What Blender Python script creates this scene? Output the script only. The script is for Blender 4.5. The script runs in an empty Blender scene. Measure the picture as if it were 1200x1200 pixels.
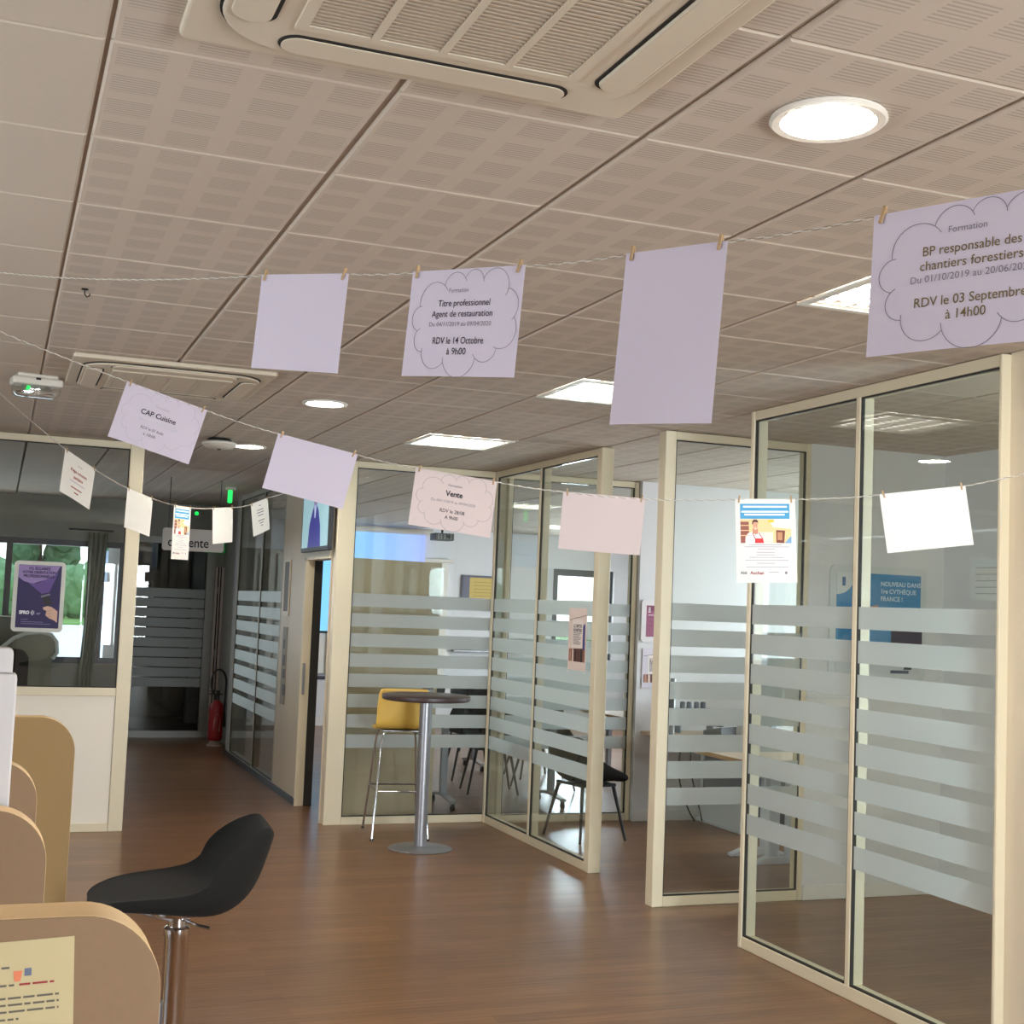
import bpy, bmesh, math, random
from mathutils import Matrix, Vector
random.seed(7)
S = bpy.context.scene
C = S.collection
PI = math.pi

# ------------------------------------------------------------------ camera
EYE = 1.706
cam_d = bpy.data.cameras.new('camera')
cam_d.lens = 1549.39 / 1200 * 36.0
cam_d.sensor_width = 36.0
cam_d.clip_start = 0.05
cam = bpy.data.objects.new('camera', cam_d)
C.objects.link(cam)
YAW, PITCH, ROLL = 0.367867, 0.072607, 0.039867
fw = Vector((math.sin(YAW) * math.cos(PITCH), math.cos(YAW) * math.cos(PITCH), math.sin(PITCH)))
rt = Vector((math.cos(YAW), -math.sin(YAW), 0))
up = rt.cross(fw)
r2 = rt * math.cos(ROLL) + up * math.sin(ROLL)
u2 = up * math.cos(ROLL) - rt * math.sin(ROLL)
cam.matrix_world = Matrix(((r2.x, u2.x, -fw.x, 0), (r2.y, u2.y, -fw.y, 0), (r2.z, u2.z, -fw.z, EYE), (0, 0, 0, 1)))
S.camera = cam

# ------------------------------------------------------------------ world, daylight, exposure
S.view_settings.view_transform = 'Standard'
S.view_settings.look = 'None'
S.view_settings.gamma = 1
S.view_settings.use_curve_mapping = False
S.view_settings.exposure = 0.62
S.cycles.transparent_max_bounces = 40
S.cycles.max_bounces = 10
S.cycles.diffuse_bounces = 5
S.cycles.glossy_bounces = 4
S.cycles.caustics_reflective = False
S.cycles.caustics_refractive = False
S.cycles.sample_clamp_indirect = 4.0
S.cycles.use_denoising = True
w = bpy.data.worlds.new('world')
S.world = w
w.use_nodes = True
nt = w.node_tree
bg = nt.nodes['Background']
tc = nt.nodes.new('ShaderNodeTexCoord')
sp = nt.nodes.new('ShaderNodeSeparateXYZ')
rp = nt.nodes.new('ShaderNodeValToRGB')
rp.color_ramp.elements[0].position = 0.0
rp.color_ramp.elements[0].color = (0.95, 0.98, 1.0, 1)
rp.color_ramp.elements[1].position = 0.7
rp.color_ramp.elements[1].color = (0.55, 0.72, 1.0, 1)
nt.links.new(tc.outputs['Generated'], sp.inputs[0])
nt.links.new(sp.outputs[2], rp.inputs[0])
nt.links.new(rp.outputs[0], bg.inputs[0])
bg.inputs[1].default_value = 1.8


def daylight(name, loc, direction, sx, sy, power, col=(0.86, 0.92, 1.0)):
    l = bpy.data.lights.new(name, 'AREA')
    l.shape = 'RECTANGLE'
    l.size, l.size_y, l.energy, l.color = sx, sy, power, col
    o = bpy.data.objects.new(name, l)
    o.location = loc
    o.rotation_euler = Vector(direction).to_track_quat('-Z', 'Y').to_euler()
    C.objects.link(o)


daylight('daylight_entrance', (2.82, -2.9, 1.4), (-0.12, 1, 0.0), 1.75, 2.2, 300)
daylight('fill_lobby_side', (-3.35, 3.6, 1.45), (1, 0, 0), 4.6, 1.7, 85)  # added fill from an invented side window, brightens the near sheets
daylight('daylight_training_room', (6.6, 18.55, 1.6), (0, -1, 0), 3.6, 1.3, 420, (0.8, 0.86, 1.0))
daylight('fill_training_side', (9.35, 14.2, 1.5), (-1, 0, 0), 4.2, 1.4, 210, (0.82, 0.88, 1.0))  # added fill lamp brightening the training room from out of view
daylight('fill_corner_office', (5.98, 1.7, 1.5), (-1, 0, 0), 2.0, 1.5, 240, (0.74, 0.88, 1.0))  # added fill lamp, hidden from the camera, for the small office
daylight('fill_alcove', (7.45, 8.6, 1.5), (-1, 0, 0), 1.8, 1.5, 75)  # added fill lamp, hidden from the camera, for the alcove
daylight('daylight_waiting_area', (-1.0, 16.55, 1.7), (0, -1, 0), 4.2, 1.2, 30)


# ------------------------------------------------------------------ materials
def c(r, g, b):
    return tuple((v / 255 / 12.92) if v <= 10 else ((v / 255 + 0.055) / 1.055) ** 2.4 for v in (r, g, b))


def mat(name, col, rough=0.5, metal=0.0, spec=0.5, noise=0.0, nscale=30.0, bump=0.0, emit=0.0, coat=0.0, stretch=None, emit_col=None):
    m = bpy.data.materials.new(name)
    m.use_nodes = True
    n = m.node_tree
    p = n.nodes['Principled BSDF']
    p.inputs['Base Color'].default_value = (*col, 1)
    p.inputs['Roughness'].default_value = rough
    p.inputs['Metallic'].default_value = metal
    p.inputs['Specular IOR Level'].default_value = spec
    p.inputs['Coat Weight'].default_value = coat
    if emit:
        p.inputs['Emission Color'].default_value = (*(emit_col or col), 1)
        p.inputs['Emission Strength'].default_value = emit
    if noise or bump:
        t = n.nodes.new('ShaderNodeTexCoord')
        mp = n.nodes.new('ShaderNodeMapping')
        if stretch:
            mp.inputs['Scale'].default_value = stretch
        nz = n.nodes.new('ShaderNodeTexNoise')
        nz.inputs['Scale'].default_value = nscale
        nz.inputs['Detail'].default_value = 4
        n.links.new(t.outputs['Object'], mp.inputs[0])
        n.links.new(mp.outputs[0], nz.inputs['Vector'])
        if noise:
            mx = n.nodes.new('ShaderNodeMix')
            mx.data_type = 'RGBA'
            mx.inputs[6].default_value = (*[v * (1 - noise) for v in col], 1)
            mx.inputs[7].default_value = (*[min(1, v * (1 + noise)) for v in col], 1)
            n.links.new(nz.outputs['Fac'], mx.inputs[0])
            n.links.new(mx.outputs[2], p.inputs['Base Color'])
        if bump:
            b = n.nodes.new('ShaderNodeBump')
            b.inputs['Strength'].default_value = bump
            b.inputs['Distance'].default_value = 0.002
            n.links.new(nz.outputs['Fac'], b.inputs['Height'])
            n.links.new(b.outputs[0], p.inputs['Normal'])
    return m


def glass_mat(name, tint, refl=0.05):
    m = bpy.data.materials.new(name)
    m.use_nodes = True
    n = m.node_tree
    n.nodes.clear()
    out = n.nodes.new('ShaderNodeOutputMaterial')
    mix = n.nodes.new('ShaderNodeMixShader')
    tr = n.nodes.new('ShaderNodeBsdfTransparent')
    gl = n.nodes.new('ShaderNodeBsdfGlossy')
    gl.inputs['Roughness'].default_value = 0.01
    tr.inputs[0].default_value = (*tint, 1)
    lw = n.nodes.new('ShaderNodeLayerWeight')
    lw.inputs[0].default_value = 0.5
    pw = n.nodes.new('ShaderNodeMath')
    pw.operation = 'POWER'
    pw.inputs[1].default_value = 4.0
    mr = n.nodes.new('ShaderNodeMapRange')
    mr.inputs[3].default_value = refl
    mr.inputs[4].default_value = 0.95
    n.links.new(lw.outputs['Facing'], pw.inputs[0])
    n.links.new(pw.outputs[0], mr.inputs[0])
    n.links.new(mr.outputs[0], mix.inputs[0])
    n.links.new(tr.outputs[0], mix.inputs[1])
    n.links.new(gl.outputs[0], mix.inputs[2])
    n.links.new(mix.outputs[0], out.inputs[0])
    return m


def film_mat(name, col, clear, trans):
    m = bpy.data.materials.new(name)
    m.use_nodes = True
    n = m.node_tree
    n.nodes.clear()
    out = n.nodes.new('ShaderNodeOutputMaterial')
    a = n.nodes.new('ShaderNodeMixShader')
    b = n.nodes.new('ShaderNodeMixShader')
    tr = n.nodes.new('ShaderNodeBsdfTransparent')
    tl = n.nodes.new('ShaderNodeBsdfTranslucent')
    df = n.nodes.new('ShaderNodeBsdfPrincipled')
    df.inputs['Base Color'].default_value = (*col, 1)
    df.inputs['Roughness'].default_value = 0.45
    tl.inputs[0].default_value = (*col, 1)
    a.inputs[0].default_value = trans
    b.inputs[0].default_value = clear
    n.links.new(df.outputs[0], a.inputs[1])
    n.links.new(tl.outputs[0], a.inputs[2])
    n.links.new(a.outputs[0], b.inputs[1])
    n.links.new(tr.outputs[0], b.inputs[2])
    n.links.new(b.outputs[0], out.inputs[0])
    return m


def tile_mat(name, col, perforated=True):
    m = mat(name, col, 0.85, noise=0.03, nscale=60)
    if not perforated:
        return m
    n = m.node_tree
    p = n.nodes['Principled BSDF']
    t = n.nodes.new('ShaderNodeTexCoord')
    s = n.nodes.new('ShaderNodeSeparateXYZ')
    n.links.new(t.outputs['Object'], s.inputs[0])

    def M(op, a, b=None):
        k = n.nodes.new('ShaderNodeMath')
        k.operation = op
        for i, v in enumerate((a, b)):
            if v is None:
                continue
            if isinstance(v, (int, float)):
                k.inputs[i].default_value = v
            else:
                n.links.new(v, k.inputs[i])
        return k.outputs[0]
    fx = M('FRACT', M('DIVIDE', M('ADD', s.outputs[0], 0.3), 0.15))
    fy = M('FRACT', M('DIVIDE', M('ADD', s.outputs[1], 0.3), 0.15))
    gx = M('LESS_THAN', M('ABSOLUTE', M('SUBTRACT', fx, 0.5)), 0.34)
    gy = M('LESS_THAN', M('ABSOLUTE', M('SUBTRACT', fy, 0.5)), 0.33)
    sl = M('LESS_THAN', M('FRACT', M('DIVIDE', M('ADD', s.outputs[1], 0.3), 0.0136)), 0.42)
    under = M('LESS_THAN', s.outputs[2], -0.001)
    f = M('MULTIPLY', M('MULTIPLY', gx, gy), M('MULTIPLY', sl, under))
    mx = n.nodes.new('ShaderNodeMix')
    mx.data_type = 'RGBA'
    src = p.inputs['Base Color'].links[0].from_socket
    mx.inputs[7].default_value = (*[v * 0.74 for v in col], 1)
    n.links.new(f, mx.inputs[0])
    n.links.new(src, mx.inputs[6])
    n.links.new(mx.outputs[2], p.inputs['Base Color'])
    return m


def floor_mat():
    m = bpy.data.materials.new('walnut_laminate')
    m.use_nodes = True
    n = m.node_tree
    p = n.nodes['Principled BSDF']
    t = n.nodes.new('ShaderNodeTexCoord')
    mp = n.nodes.new('ShaderNodeMapping')
    mp.inputs['Scale'].default_value = (1.0, 1.0, 1.0)
    br = n.nodes.new('ShaderNodeTexBrick')
    br.inputs['Scale'].default_value = 1.0
    br.inputs['Brick Width'].default_value = 1.25
    br.inputs['Row Height'].default_value = 0.1
    br.inputs['Mortar Size'].default_value = 0.0
    br.inputs['Color1'].default_value = (0, 0, 0, 1)
    br.inputs['Color2'].default_value = (1, 1, 1, 1)
    br.offset = 0.37
    mp2 = n.nodes.new('ShaderNodeMapping')
    mp2.inputs['Scale'].default_value = (1.2, 38.0, 1.0)
    nz = n.nodes.new('ShaderNodeTexNoise')
    nz.inputs['Scale'].default_value = 1.6
    nz.inputs['Detail'].default_value = 6
    nz.inputs['Roughness'].default_value = 0.65
    n.links.new(t.outputs['Object'], mp.inputs[0])
    n.links.new(mp.outputs[0], br.inputs['Vector'])
    n.links.new(t.outputs['Object'], mp2.inputs[0])
    n.links.new(mp2.outputs[0], nz.inputs['Vector'])
    ad = n.nodes.new('ShaderNodeMath')
    ad.operation = 'MULTIPLY_ADD'
    ad.inputs[1].default_value = 0.16
    n.links.new(br.outputs['Color'], ad.inputs[0])
    n.links.new(nz.outputs['Fac'], ad.inputs[2])
    rp = n.nodes.new('ShaderNodeValToRGB')
    e = rp.color_ramp.elements
    e[0].position, e[0].color = 0.36, (*c(92, 62, 40), 1)
    e[1].position, e[1].color = 0.80, (*c(150, 108, 72), 1)
    k = e.new(0.58)
    k.color = (*c(122, 85, 56), 1)
    n.links.new(ad.outputs[0], rp.inputs[0])
    n.links.new(rp.outputs[0], p.inputs['Base Color'])
    p.inputs['Roughness'].default_value = 0.30
    p.inputs['Specular IOR Level'].default_value = 0.5
    b = n.nodes.new('ShaderNodeBump')
    b.inputs['Strength'].default_value = 0.12
    b.inputs['Distance'].default_value = 0.001
    n.links.new(nz.outputs['Fac'], b.inputs['Height'])
    n.links.new(b.outputs[0], p.inputs['Normal'])
    return m


def paper_mat(name, col, tl=0.25):
    m = bpy.data.materials.new(name)
    m.use_nodes = True
    n = m.node_tree
    p = n.nodes['Principled BSDF']
    p.inputs['Base Color'].default_value = (*col, 1)
    p.inputs['Roughness'].default_value = 0.9
    p.inputs['Specular IOR Level'].default_value = 0.15
    out = [x for x in n.nodes if x.type == 'OUTPUT_MATERIAL'][0]
    t = n.nodes.new('ShaderNodeBsdfTranslucent')
    t.inputs[0].default_value = (*[v * 0.9 for v in col], 1)
    mx = n.nodes.new('ShaderNodeMixShader')
    mx.inputs[0].default_value = tl
    n.links.new(p.outputs[0], mx.inputs[1])
    n.links.new(t.outputs[0], mx.inputs[2])
    n.links.new(mx.outputs[0], out.inputs[0])
    return m


def leaf_mat(name, col):
    return mat(name, col, 0.7, noise=0.55, nscale=3.5, bump=0.8)


TILE = tile_mat('perforated_tile', c(205, 192, 178))
TILE_PLAIN = tile_mat('plain_tile', c(205, 193, 178), False)
SLAB = mat('ceiling_void', c(150, 140, 128), 0.9, noise=0.05)
FLOOR = floor_mat()
WALL = mat('white_wall_paint', c(226, 226, 228), 0.75, noise=0.02, nscale=12)
WALL_CREAM = mat('cream_wall_paint', c(222, 208, 184), 0.5, noise=0.03, nscale=8)
WALL_GREY = mat('grey_wall_paint', c(150, 148, 142), 0.8, noise=0.03, nscale=8)
CREAM = mat('cream_lacquer', c(226, 214, 186), 0.42, noise=0.02, nscale=10)
PANEL = mat('off_white_panel', c(242, 234, 220), 0.55, noise=0.015, nscale=9)
GASKET = mat('dark_gasket', c(45, 42, 38), 0.7, noise=0.1)
GLASS = glass_mat('partition_glass', (0.94, 0.968, 0.955), 0.034)
GLASS_CLEAR = glass_mat('window_glass', (0.95, 0.97, 0.96), 0.03)
FILM = film_mat('frosted_film', c(216, 222, 221), 0.22, 0.5)
WHITE = mat('white_plastic', c(228, 222, 212), 0.45, noise=0.02)
GRILLE_DARK = mat('dark_parts_gap_shade', c(40, 36, 32), 0.8, noise=0.1)  # own dark of small fittings; also shade painted into the cassette slots
BLACK = mat('black_fabric', c(15, 14, 13), 0.95, noise=0.25, nscale=400, bump=0.3)
BLACK_P = mat('black_plastic', c(28, 28, 30), 0.4, noise=0.1)
DARK_METAL = mat('dark_metal', c(52, 52, 56), 0.4, 0.6, noise=0.05)
CHROME = mat('chrome', c(215, 215, 218), 0.12, 1.0, noise=0.02)
STEEL = mat('brushed_steel', c(165, 165, 170), 0.35, 0.85, noise=0.06, nscale=20, stretch=(8, 8, 0.4))
WENGE = mat('wenge_laminate', c(66, 50, 48), 0.35, noise=0.3, nscale=8, stretch=(1, 12, 1))
YELLOW = mat('yellow_lacquer', c(240, 198, 96), 0.35, noise=0.04, nscale=10)
TAN = mat('tan_laminate', c(130, 101, 72), 0.6, noise=0.05, nscale=90)
TAN_EDGE = mat('sand_edge_band', c(226, 192, 142), 0.5, noise=0.04, nscale=20)
OCHRE = mat('ochre_laminate', c(136, 107, 62), 0.6, noise=0.05, nscale=90)
TWINE = mat('twine', c(240, 234, 222), 0.9, noise=0.5, nscale=160)
PEG = mat('peg_wood', c(172, 142, 104), 0.7, noise=0.15, nscale=60)
P_SHADE_LILAC = paper_mat('paper_shaded_lilac', c(222, 213, 228))  # white paper with its dim bluish light put into the colour
P_SHADE_PINK = paper_mat('paper_shaded_pink', c(226, 212, 212))  # white paper again, second-string shading put into the colour
P_WHITE = paper_mat('paper_white', c(248, 247, 246))
P_OFFW = paper_mat('paper_off_white', c(240, 237, 232))
P_CREAM = paper_mat('paper_cream', c(190, 174, 136), 0.0)
INK = mat('ink_black', c(38, 36, 46), 0.8, noise=0.05)
INK_GREY = mat('ink_grey', c(128, 122, 134), 0.8, noise=0.05)
INK_PALE = mat('ink_pale', c(176, 170, 178), 0.8, noise=0.05)
INK_FAINT = mat('ink_faint', c(196, 190, 202), 0.8, noise=0.05)
INK_GOLD = mat('ink_olive', c(112, 96, 62), 0.8, noise=0.05)
INK_RED = mat('ink_red', c(150, 50, 56), 0.8, noise=0.05)
PR = {}


def ink(r, g, b, rough=0.6):
    k = (r, g, b)
    if k not in PR:
        PR[k] = mat('print_%d_%d_%d' % k, c(r, g, b), rough, noise=0.04, nscale=40)
    return PR[k]


# ------------------------------------------------------------------ mesh helpers
class B:
    def __init__(s):
        s.bm = bmesh.new()

    def box(s, x0, x1, y0, y1, z0, z1, bev=0.0, seg=1, mi=0):
        r = bmesh.ops.create_cube(s.bm, size=1, matrix=Matrix.Translation(((x0 + x1) / 2, (y0 + y1) / 2, (z0 + z1) / 2)) @ Matrix.Diagonal((abs(x1 - x0), abs(y1 - y0), abs(z1 - z0), 1)))
        vs = r['verts']
        if bev:
            es = list({e for v in vs for e in v.link_edges})
            bmesh.ops.bevel(s.bm, geom=es, offset=bev, segments=seg, affect='EDGES', profile=0.5)
        return s

    def lathe(s, prof, n=32, at=(0, 0, 0), axis='Z'):
        rings = []
        for r, z in prof:
            ring = []
            for i in range(n):
                a = 2 * PI * i / n
                p = (r * math.cos(a), r * math.sin(a), z)
                if axis == 'X':
                    p = (p[2], p[0], p[1])
                elif axis == 'Y':
                    p = (p[0], p[2], p[1])
                ring.append(s.bm.verts.new((at[0] + p[0], at[1] + p[1], at[2] + p[2])))
            rings.append(ring)
        for a, b in zip(rings, rings[1:]):
            for i in range(n):
                s.bm.faces.new((a[i], a[(i + 1) % n], b[(i + 1) % n], b[i]))
        s.bm.faces.new(rings[0])
        s.bm.faces.new(rings[-1])
        return s

    def tube(s, pts, r, n=8, rads=None):
        pts = [Vector(p) for p in pts]
        rings = []
        prev = None
        for i, p in enumerate(pts):
            d = (pts[min(i + 1, len(pts) - 1)] - pts[max(i - 1, 0)]).normalized()
            if prev is None:
                a = Vector((0, 0, 1)) if abs(d.z) < 0.9 else Vector((1, 0, 0))
                e1 = d.cross(a).normalized()
            else:
                e1 = (prev - d * prev.dot(d)).normalized()
            prev = e1
            e2 = d.cross(e1)
            rr = rads[i] if rads else r
            rings.append([s.bm.verts.new(p + e1 * rr * math.cos(2 * PI * k / n) + e2 * rr * math.sin(2 * PI * k / n)) for k in range(n)])
        for a, b in zip(rings, rings[1:]):
            for i in range(n):
                s.bm.faces.new((a[i], a[(i + 1) % n], b[(i + 1) % n], b[i]))
        s.bm.faces.new(rings[0])
        s.bm.faces.new(rings[-1])
        return s

    def prism(s, poly, d0, d1, plane='XZ', bev=0.0):
        """extrude a 2-D outline from d0 to d1 along the axis left out of plane"""
        def P(a, b, d):
            return {'XZ': (a, d, b), 'XY': (a, b, d), 'YZ': (d, a, b)}[plane]
        lo = [s.bm.verts.new(P(a, b, d0)) for a, b in poly]
        hi = [s.bm.verts.new(P(a, b, d1)) for a, b in poly]
        n = len(poly)
        fs = [s.bm.faces.new(lo), s.bm.faces.new(hi)]
        for i in range(n):
            s.bm.faces.new((lo[i], lo[(i + 1) % n], hi[(i + 1) % n], hi[i]))
        if bev:
            es = list({e for f in fs for e in f.edges})
            bmesh.ops.recalc_face_normals(s.bm, faces=s.bm.faces)
            bmesh.ops.bevel(s.bm, geom=es, offset=bev, segments=2, affect='EDGES', profile=0.5)
        return s

    def ball(s, at, r, sub=2, sc=(1, 1, 1)):
        bmesh.ops.create_icosphere(s.bm, subdivisions=sub, radius=r, matrix=Matrix.Translation(at) @ Matrix.Diagonal((*sc, 1)))
        return s

    def poly(s, pts, z=0.0):
        s.bm.faces.new([s.bm.verts.new((x, y, z)) for x, y in pts])
        return s

    def mesh(s, name, m, smooth=False):
        bmesh.ops.recalc_face_normals(s.bm, faces=s.bm.faces)
        me = bpy.data.meshes.new(name)
        s.bm.to_mesh(me)
        s.bm.free()
        if m is not None:
            me.materials.append(m)
        if smooth:
            for p in me.polygons:
                p.use_smooth = True
            try:
                me.set_sharp_from_angle(angle=math.radians(40))
            except Exception:
                pass
        return me

    def build(s, name, m, parent=None, smooth=False, loc=None):
        return link(name, s.mesh(name, m, smooth), parent, loc)


def link(name, me, parent=None, loc=None):
    o = bpy.data.objects.new(name, me)
    C.objects.link(o)
    if parent is not None:
        o.parent = parent
    if loc is not None:
        o.location = loc
    return o


def tag(o, label, cat, group=None):
    o['label'] = label
    o['category'] = cat
    if group:
        o['group'] = group
    return o


def thing(name, label, cat, loc=(0, 0, 0), rz=0.0, group=None, kind=None):
    o = bpy.data.objects.new(name, None)
    o.empty_display_size = 0.1
    C.objects.link(o)
    o.location = loc
    o.rotation_euler = (0, 0, rz)
    if kind:
        o['kind'] = kind
    return tag(o, label, cat, group)


def struct(name, b, m, parent=None):
    o = b.build(name, m, parent)
    if parent is None:
        o['kind'] = 'structure'
    return o


def dup(root, loc, rz, label=None, scale=None):
    r = root.copy()
    C.objects.link(r)
    r.location = loc
    r.rotation_euler = (0, 0, rz)
    if label:
        r['label'] = label
    for ch in list(root.children):
        k = ch.copy()
        C.objects.link(k)
        k.parent = r
        for g in list(ch.children):
            d = g.copy()
            C.objects.link(d)
            d.parent = k
    return r


def rounded(x0, x1, z0, z1, r, n=8, corners=(1, 1, 1, 1)):
    """outline of a rectangle; corners bl, br, tr, tl rounded where 1"""
    out = []
    for (cx, cz, a0), on in zip(((x0, z0, PI), (x1, z0, 1.5 * PI), (x1, z1, 0), (x0, z1, 0.5 * PI)), corners):
        if not on:
            out.append((cx, cz))
            continue
        ox = cx + (r if cx == x0 else -r)
        oz = cz + (r if cz == z0 else -r)
        for i in range(n + 1):
            a = a0 + 0.5 * PI * i / n
            out.append((ox + r * math.cos(a), oz + r * math.sin(a)))
    return out


_tx = 0


def text_mesh(s, size, bold=0.0, fit=None, align='CENTER'):
    global _tx
    _tx += 1
    cu = bpy.data.curves.new('lettering_%d' % _tx, 'FONT')
    cu.body = s
    cu.size = size
    cu.align_x = align
    cu.align_y = 'CENTER'
    cu.offset = bold
    cu.resolution_u = 3
    o = bpy.data.objects.new('lettering_%d' % _tx, cu)
    C.objects.link(o)
    dg = bpy.context.evaluated_depsgraph_get()
    me = bpy.data.meshes.new_from_object(o.evaluated_get(dg))
    C.objects.unlink(o)
    bpy.data.objects.remove(o)
    if fit:
        xs = [v.co.x for v in me.vertices]
        k = fit / (max(xs) - min(xs))
        for v in me.vertices:
            v.co.x *= k
    return me


def text(s, size, x, y, parent, m, bold=0.0, fit=None, z=0.0006, align='CENTER', warp=None, name='printed_text', rot=0.0):
    me = text_mesh(s, size, bold, fit, align)
    me.materials.clear()
    me.materials.append(m)
    for v in me.vertices:
        a, b = v.co.x, v.co.y
        v.co.x = x + a * math.cos(rot) - b * math.sin(rot)
        v.co.y = y + a * math.sin(rot) + b * math.cos(rot)
        v.co.z = z + (warp(v.co.x, v.co.y) if warp else 0)
    return link(name, me, parent)


# ------------------------------------------------------------------ setting
CEIL = 2.808
struct('floor', B().box(-3.2, 9.2, -2.6, 18.5, -0.15, 0.0), FLOOR)
ceil = struct('ceiling', B().box(-3.2, 9.2, -2.6, 18.5, CEIL + 0.03, CEIL + 0.15), SLAB)

GX0, GY0 = 0.134, 2.705


def tile_mesh(name, m, gx=0.008, gy=0.002):
    a, b = 0.3 - gx, 0.3 - gy
    k = B()
    bm = k.bm
    f = 0.006
    top = [bm.verts.new(p) for p in ((-a, -b, 0.028), (a, -b, 0.028), (a, b, 0.028), (-a, b, 0.028))]
    md = [bm.verts.new(p) for p in ((-a, -b, 0.0), (a, -b, 0.0), (a, b, 0.0), (-a, b, 0.0))]
    bt = [bm.verts.new(p) for p in ((-a + f, -b + f, -0.004), (a - f, -b + f, -0.004), (a - f, b - f, -0.004), (-a + f, b - f, -0.004))]
    bm.faces.new(top)
    bm.faces.new(bt)
    for p, q in ((top, md), (md, bt)):
        for i in range(4):
            bm.faces.new((p[i], p[(i + 1) % 4], q[(i + 1) % 4], q[i]))
    return k.mesh(name, m)


tile_me = tile_mesh('ceiling_tile', TILE)
plain_me = tile_mesh('ceiling_tile_plain', TILE_PLAIN, 0.0015, 0.0015)
# downlights sit in a tile, square lights and cassettes replace tiles
LIGHT_CELLS = {(4, j) for j in (1, 5, 9)} | {(8, 17), (8, 22), (11, 17), (11, 22)}
RUNNER = mat('ceiling_runner', c(176, 164, 150), 0.7, noise=0.04)
for i in range(-1, 8):
    x = GX0 + 0.6 * i
    link('ceiling_runner', B().box(-0.016, 0.016, 1.2, 10.0, 0.0, 0.02).mesh('ceiling_runner', RUNNER), ceil, (x, 0, CEIL + 0.009))
rest = B()
for i in range(-6, 16):
    for j in range(-9, 27):
        x, y = GX0 + 0.6 * (i + 0.5), GY0 + 0.6 * (j + 0.5)
        if x > 9 or y > 18.2 or x < -3 or y < -2.4:
            continue
        if (i, j) in LIGHT_CELLS:
            continue
        near = y > 1.3 and ((-1.4 < x < 3.75 and y < 10) or (0.9 < x < 2.5 and y < 16.3) or (2.4 < x < 5.2 and 10 < y < 14) or (3.7 < x < 6 and 5 < y < 10))
        if near:
            me = plain_me if i < 0 else tile_me
            link('ceiling_tile', me, ceil, (x, y, CEIL + 0.004))
        else:
            rest.box(x - 0.29, x + 0.29, y - 0.298, y + 0.298, CEIL, CEIL + 0.028)
o = rest.build('ceiling_tiles_beyond', TILE_PLAIN, ceil)
o['kind'] = 'stuff'


def wall_with_hole(name, axis, c0, c1, a0, a1, holes, m, z1=CEIL):
    """wall across axis between c0..c1, spanning a0..a1; holes (h0, h1, z0, z1) sorted along a"""
    k = B()

    def bx(p, q, lo, hi):
        if q - p < 1e-4 or hi - lo < 1e-4:
            return
        if axis == 'Y':
            k.box(p, q, c0, c1, lo, hi)
        else:
            k.box(c0, c1, p, q, lo, hi)
    at = a0
    for h0, h1, zl, zh in holes:
        bx(at, h0, 0, z1)
        bx(h0, h1, 0, zl)
        bx(h0, h1, zh, z1)
        at = h1
    bx(at, a1, 0, z1)
    return struct(name, k, m)


_wn = [0]


def window(axis, cc, h0, h1, zl, zh, splits=(), m=None, fw_=0.06, sill=True):
    _wn[0] += 1
    m = m or DARK_METAL
    root = bpy.data.objects.new('window_%d' % _wn[0], None)
    C.objects.link(root)
    root['kind'] = 'structure'

    def bx(k, p, q, lo, hi, d):
        return k.box(p, q, cc - d, cc + d, lo, hi) if axis == 'Y' else k.box(cc - d, cc + d, p, q, lo, hi)
    k = B()
    bx(k, h0, h1, zl, zl + fw_, 0.04)
    bx(k, h0, h1, zh - fw_, zh, 0.04)
    bx(k, h0, h0 + fw_, zl + fw_, zh - fw_, 0.04)
    bx(k, h1 - fw_, h1, zl + fw_, zh - fw_, 0.04)
    k.build('window_frame', m, root)
    edges = [h0 + fw_] + [s for s in splits] + [h1 - fw_]
    for s in splits:
        bx(B(), s - fw_ / 2, s + fw_ / 2, zl + fw_, zh - fw_, 0.038).build('mullion', m, root)
    for a, b in zip(edges, edges[1:]):
        bx(B(), a, b, zl + fw_, zh - fw_, 0.004).build('window_pane', GLASS_CLEAR, root)
    return root


# outer shell
wall_with_hole('wall_back', 'Y', -2.75, -2.6, -3.2, 3.94, [(1.95, 3.7, 0.3, 2.5)], WALL)
window('Y', -2.68, 1.95, 3.7, 0.3, 2.5, (2.82,))
wall_with_hole('wall_left', 'X', -3.35, -3.2, -2.75, 16.4, [(1.3, 5.9, 0.6, 2.3)], WALL)
window('X', -3.28, 1.3, 5.9, 0.6, 2.3, (2.8, 4.4))  # invented window, opening for the added side fill
wall_with_hole('wall_right', 'X', 3.74, 3.88, -2.6, 4.19, [], WALL_CREAM)
# small office beside the lobby
wall_with_hole('wall_office_end', 'Y', 7.0, 7.1, 4.69, 7.35, [], WALL)
wall_with_hole('wall_office_side', 'X', 5.72, 5.86, 0.3, 7.0, [(0.7, 2.7, 0.8, 2.3)], WALL)
window('X', 5.79, 0.7, 2.7, 0.8, 2.3, (1.7,))  # out-of-view window added to let light into the small office
wall_with_hole('wall_office_near', 'Y', 0.2, 0.3, 3.88, 5.86, [], WALL)
# alcove
wall_with_hole('wall_alcove_end', 'Y', 9.9, 10.02, 4.98, 9.2, [], WALL)
wall_with_hole('wall_alcove_side', 'X', 7.2, 7.35, 7.1, 9.9, [(7.7, 9.5, 0.8, 2.3)], WALL)
window('X', 7.28, 7.7, 9.5, 0.8, 2.3, (8.6,))  # out-of-view window added to let light into the alcove
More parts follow.
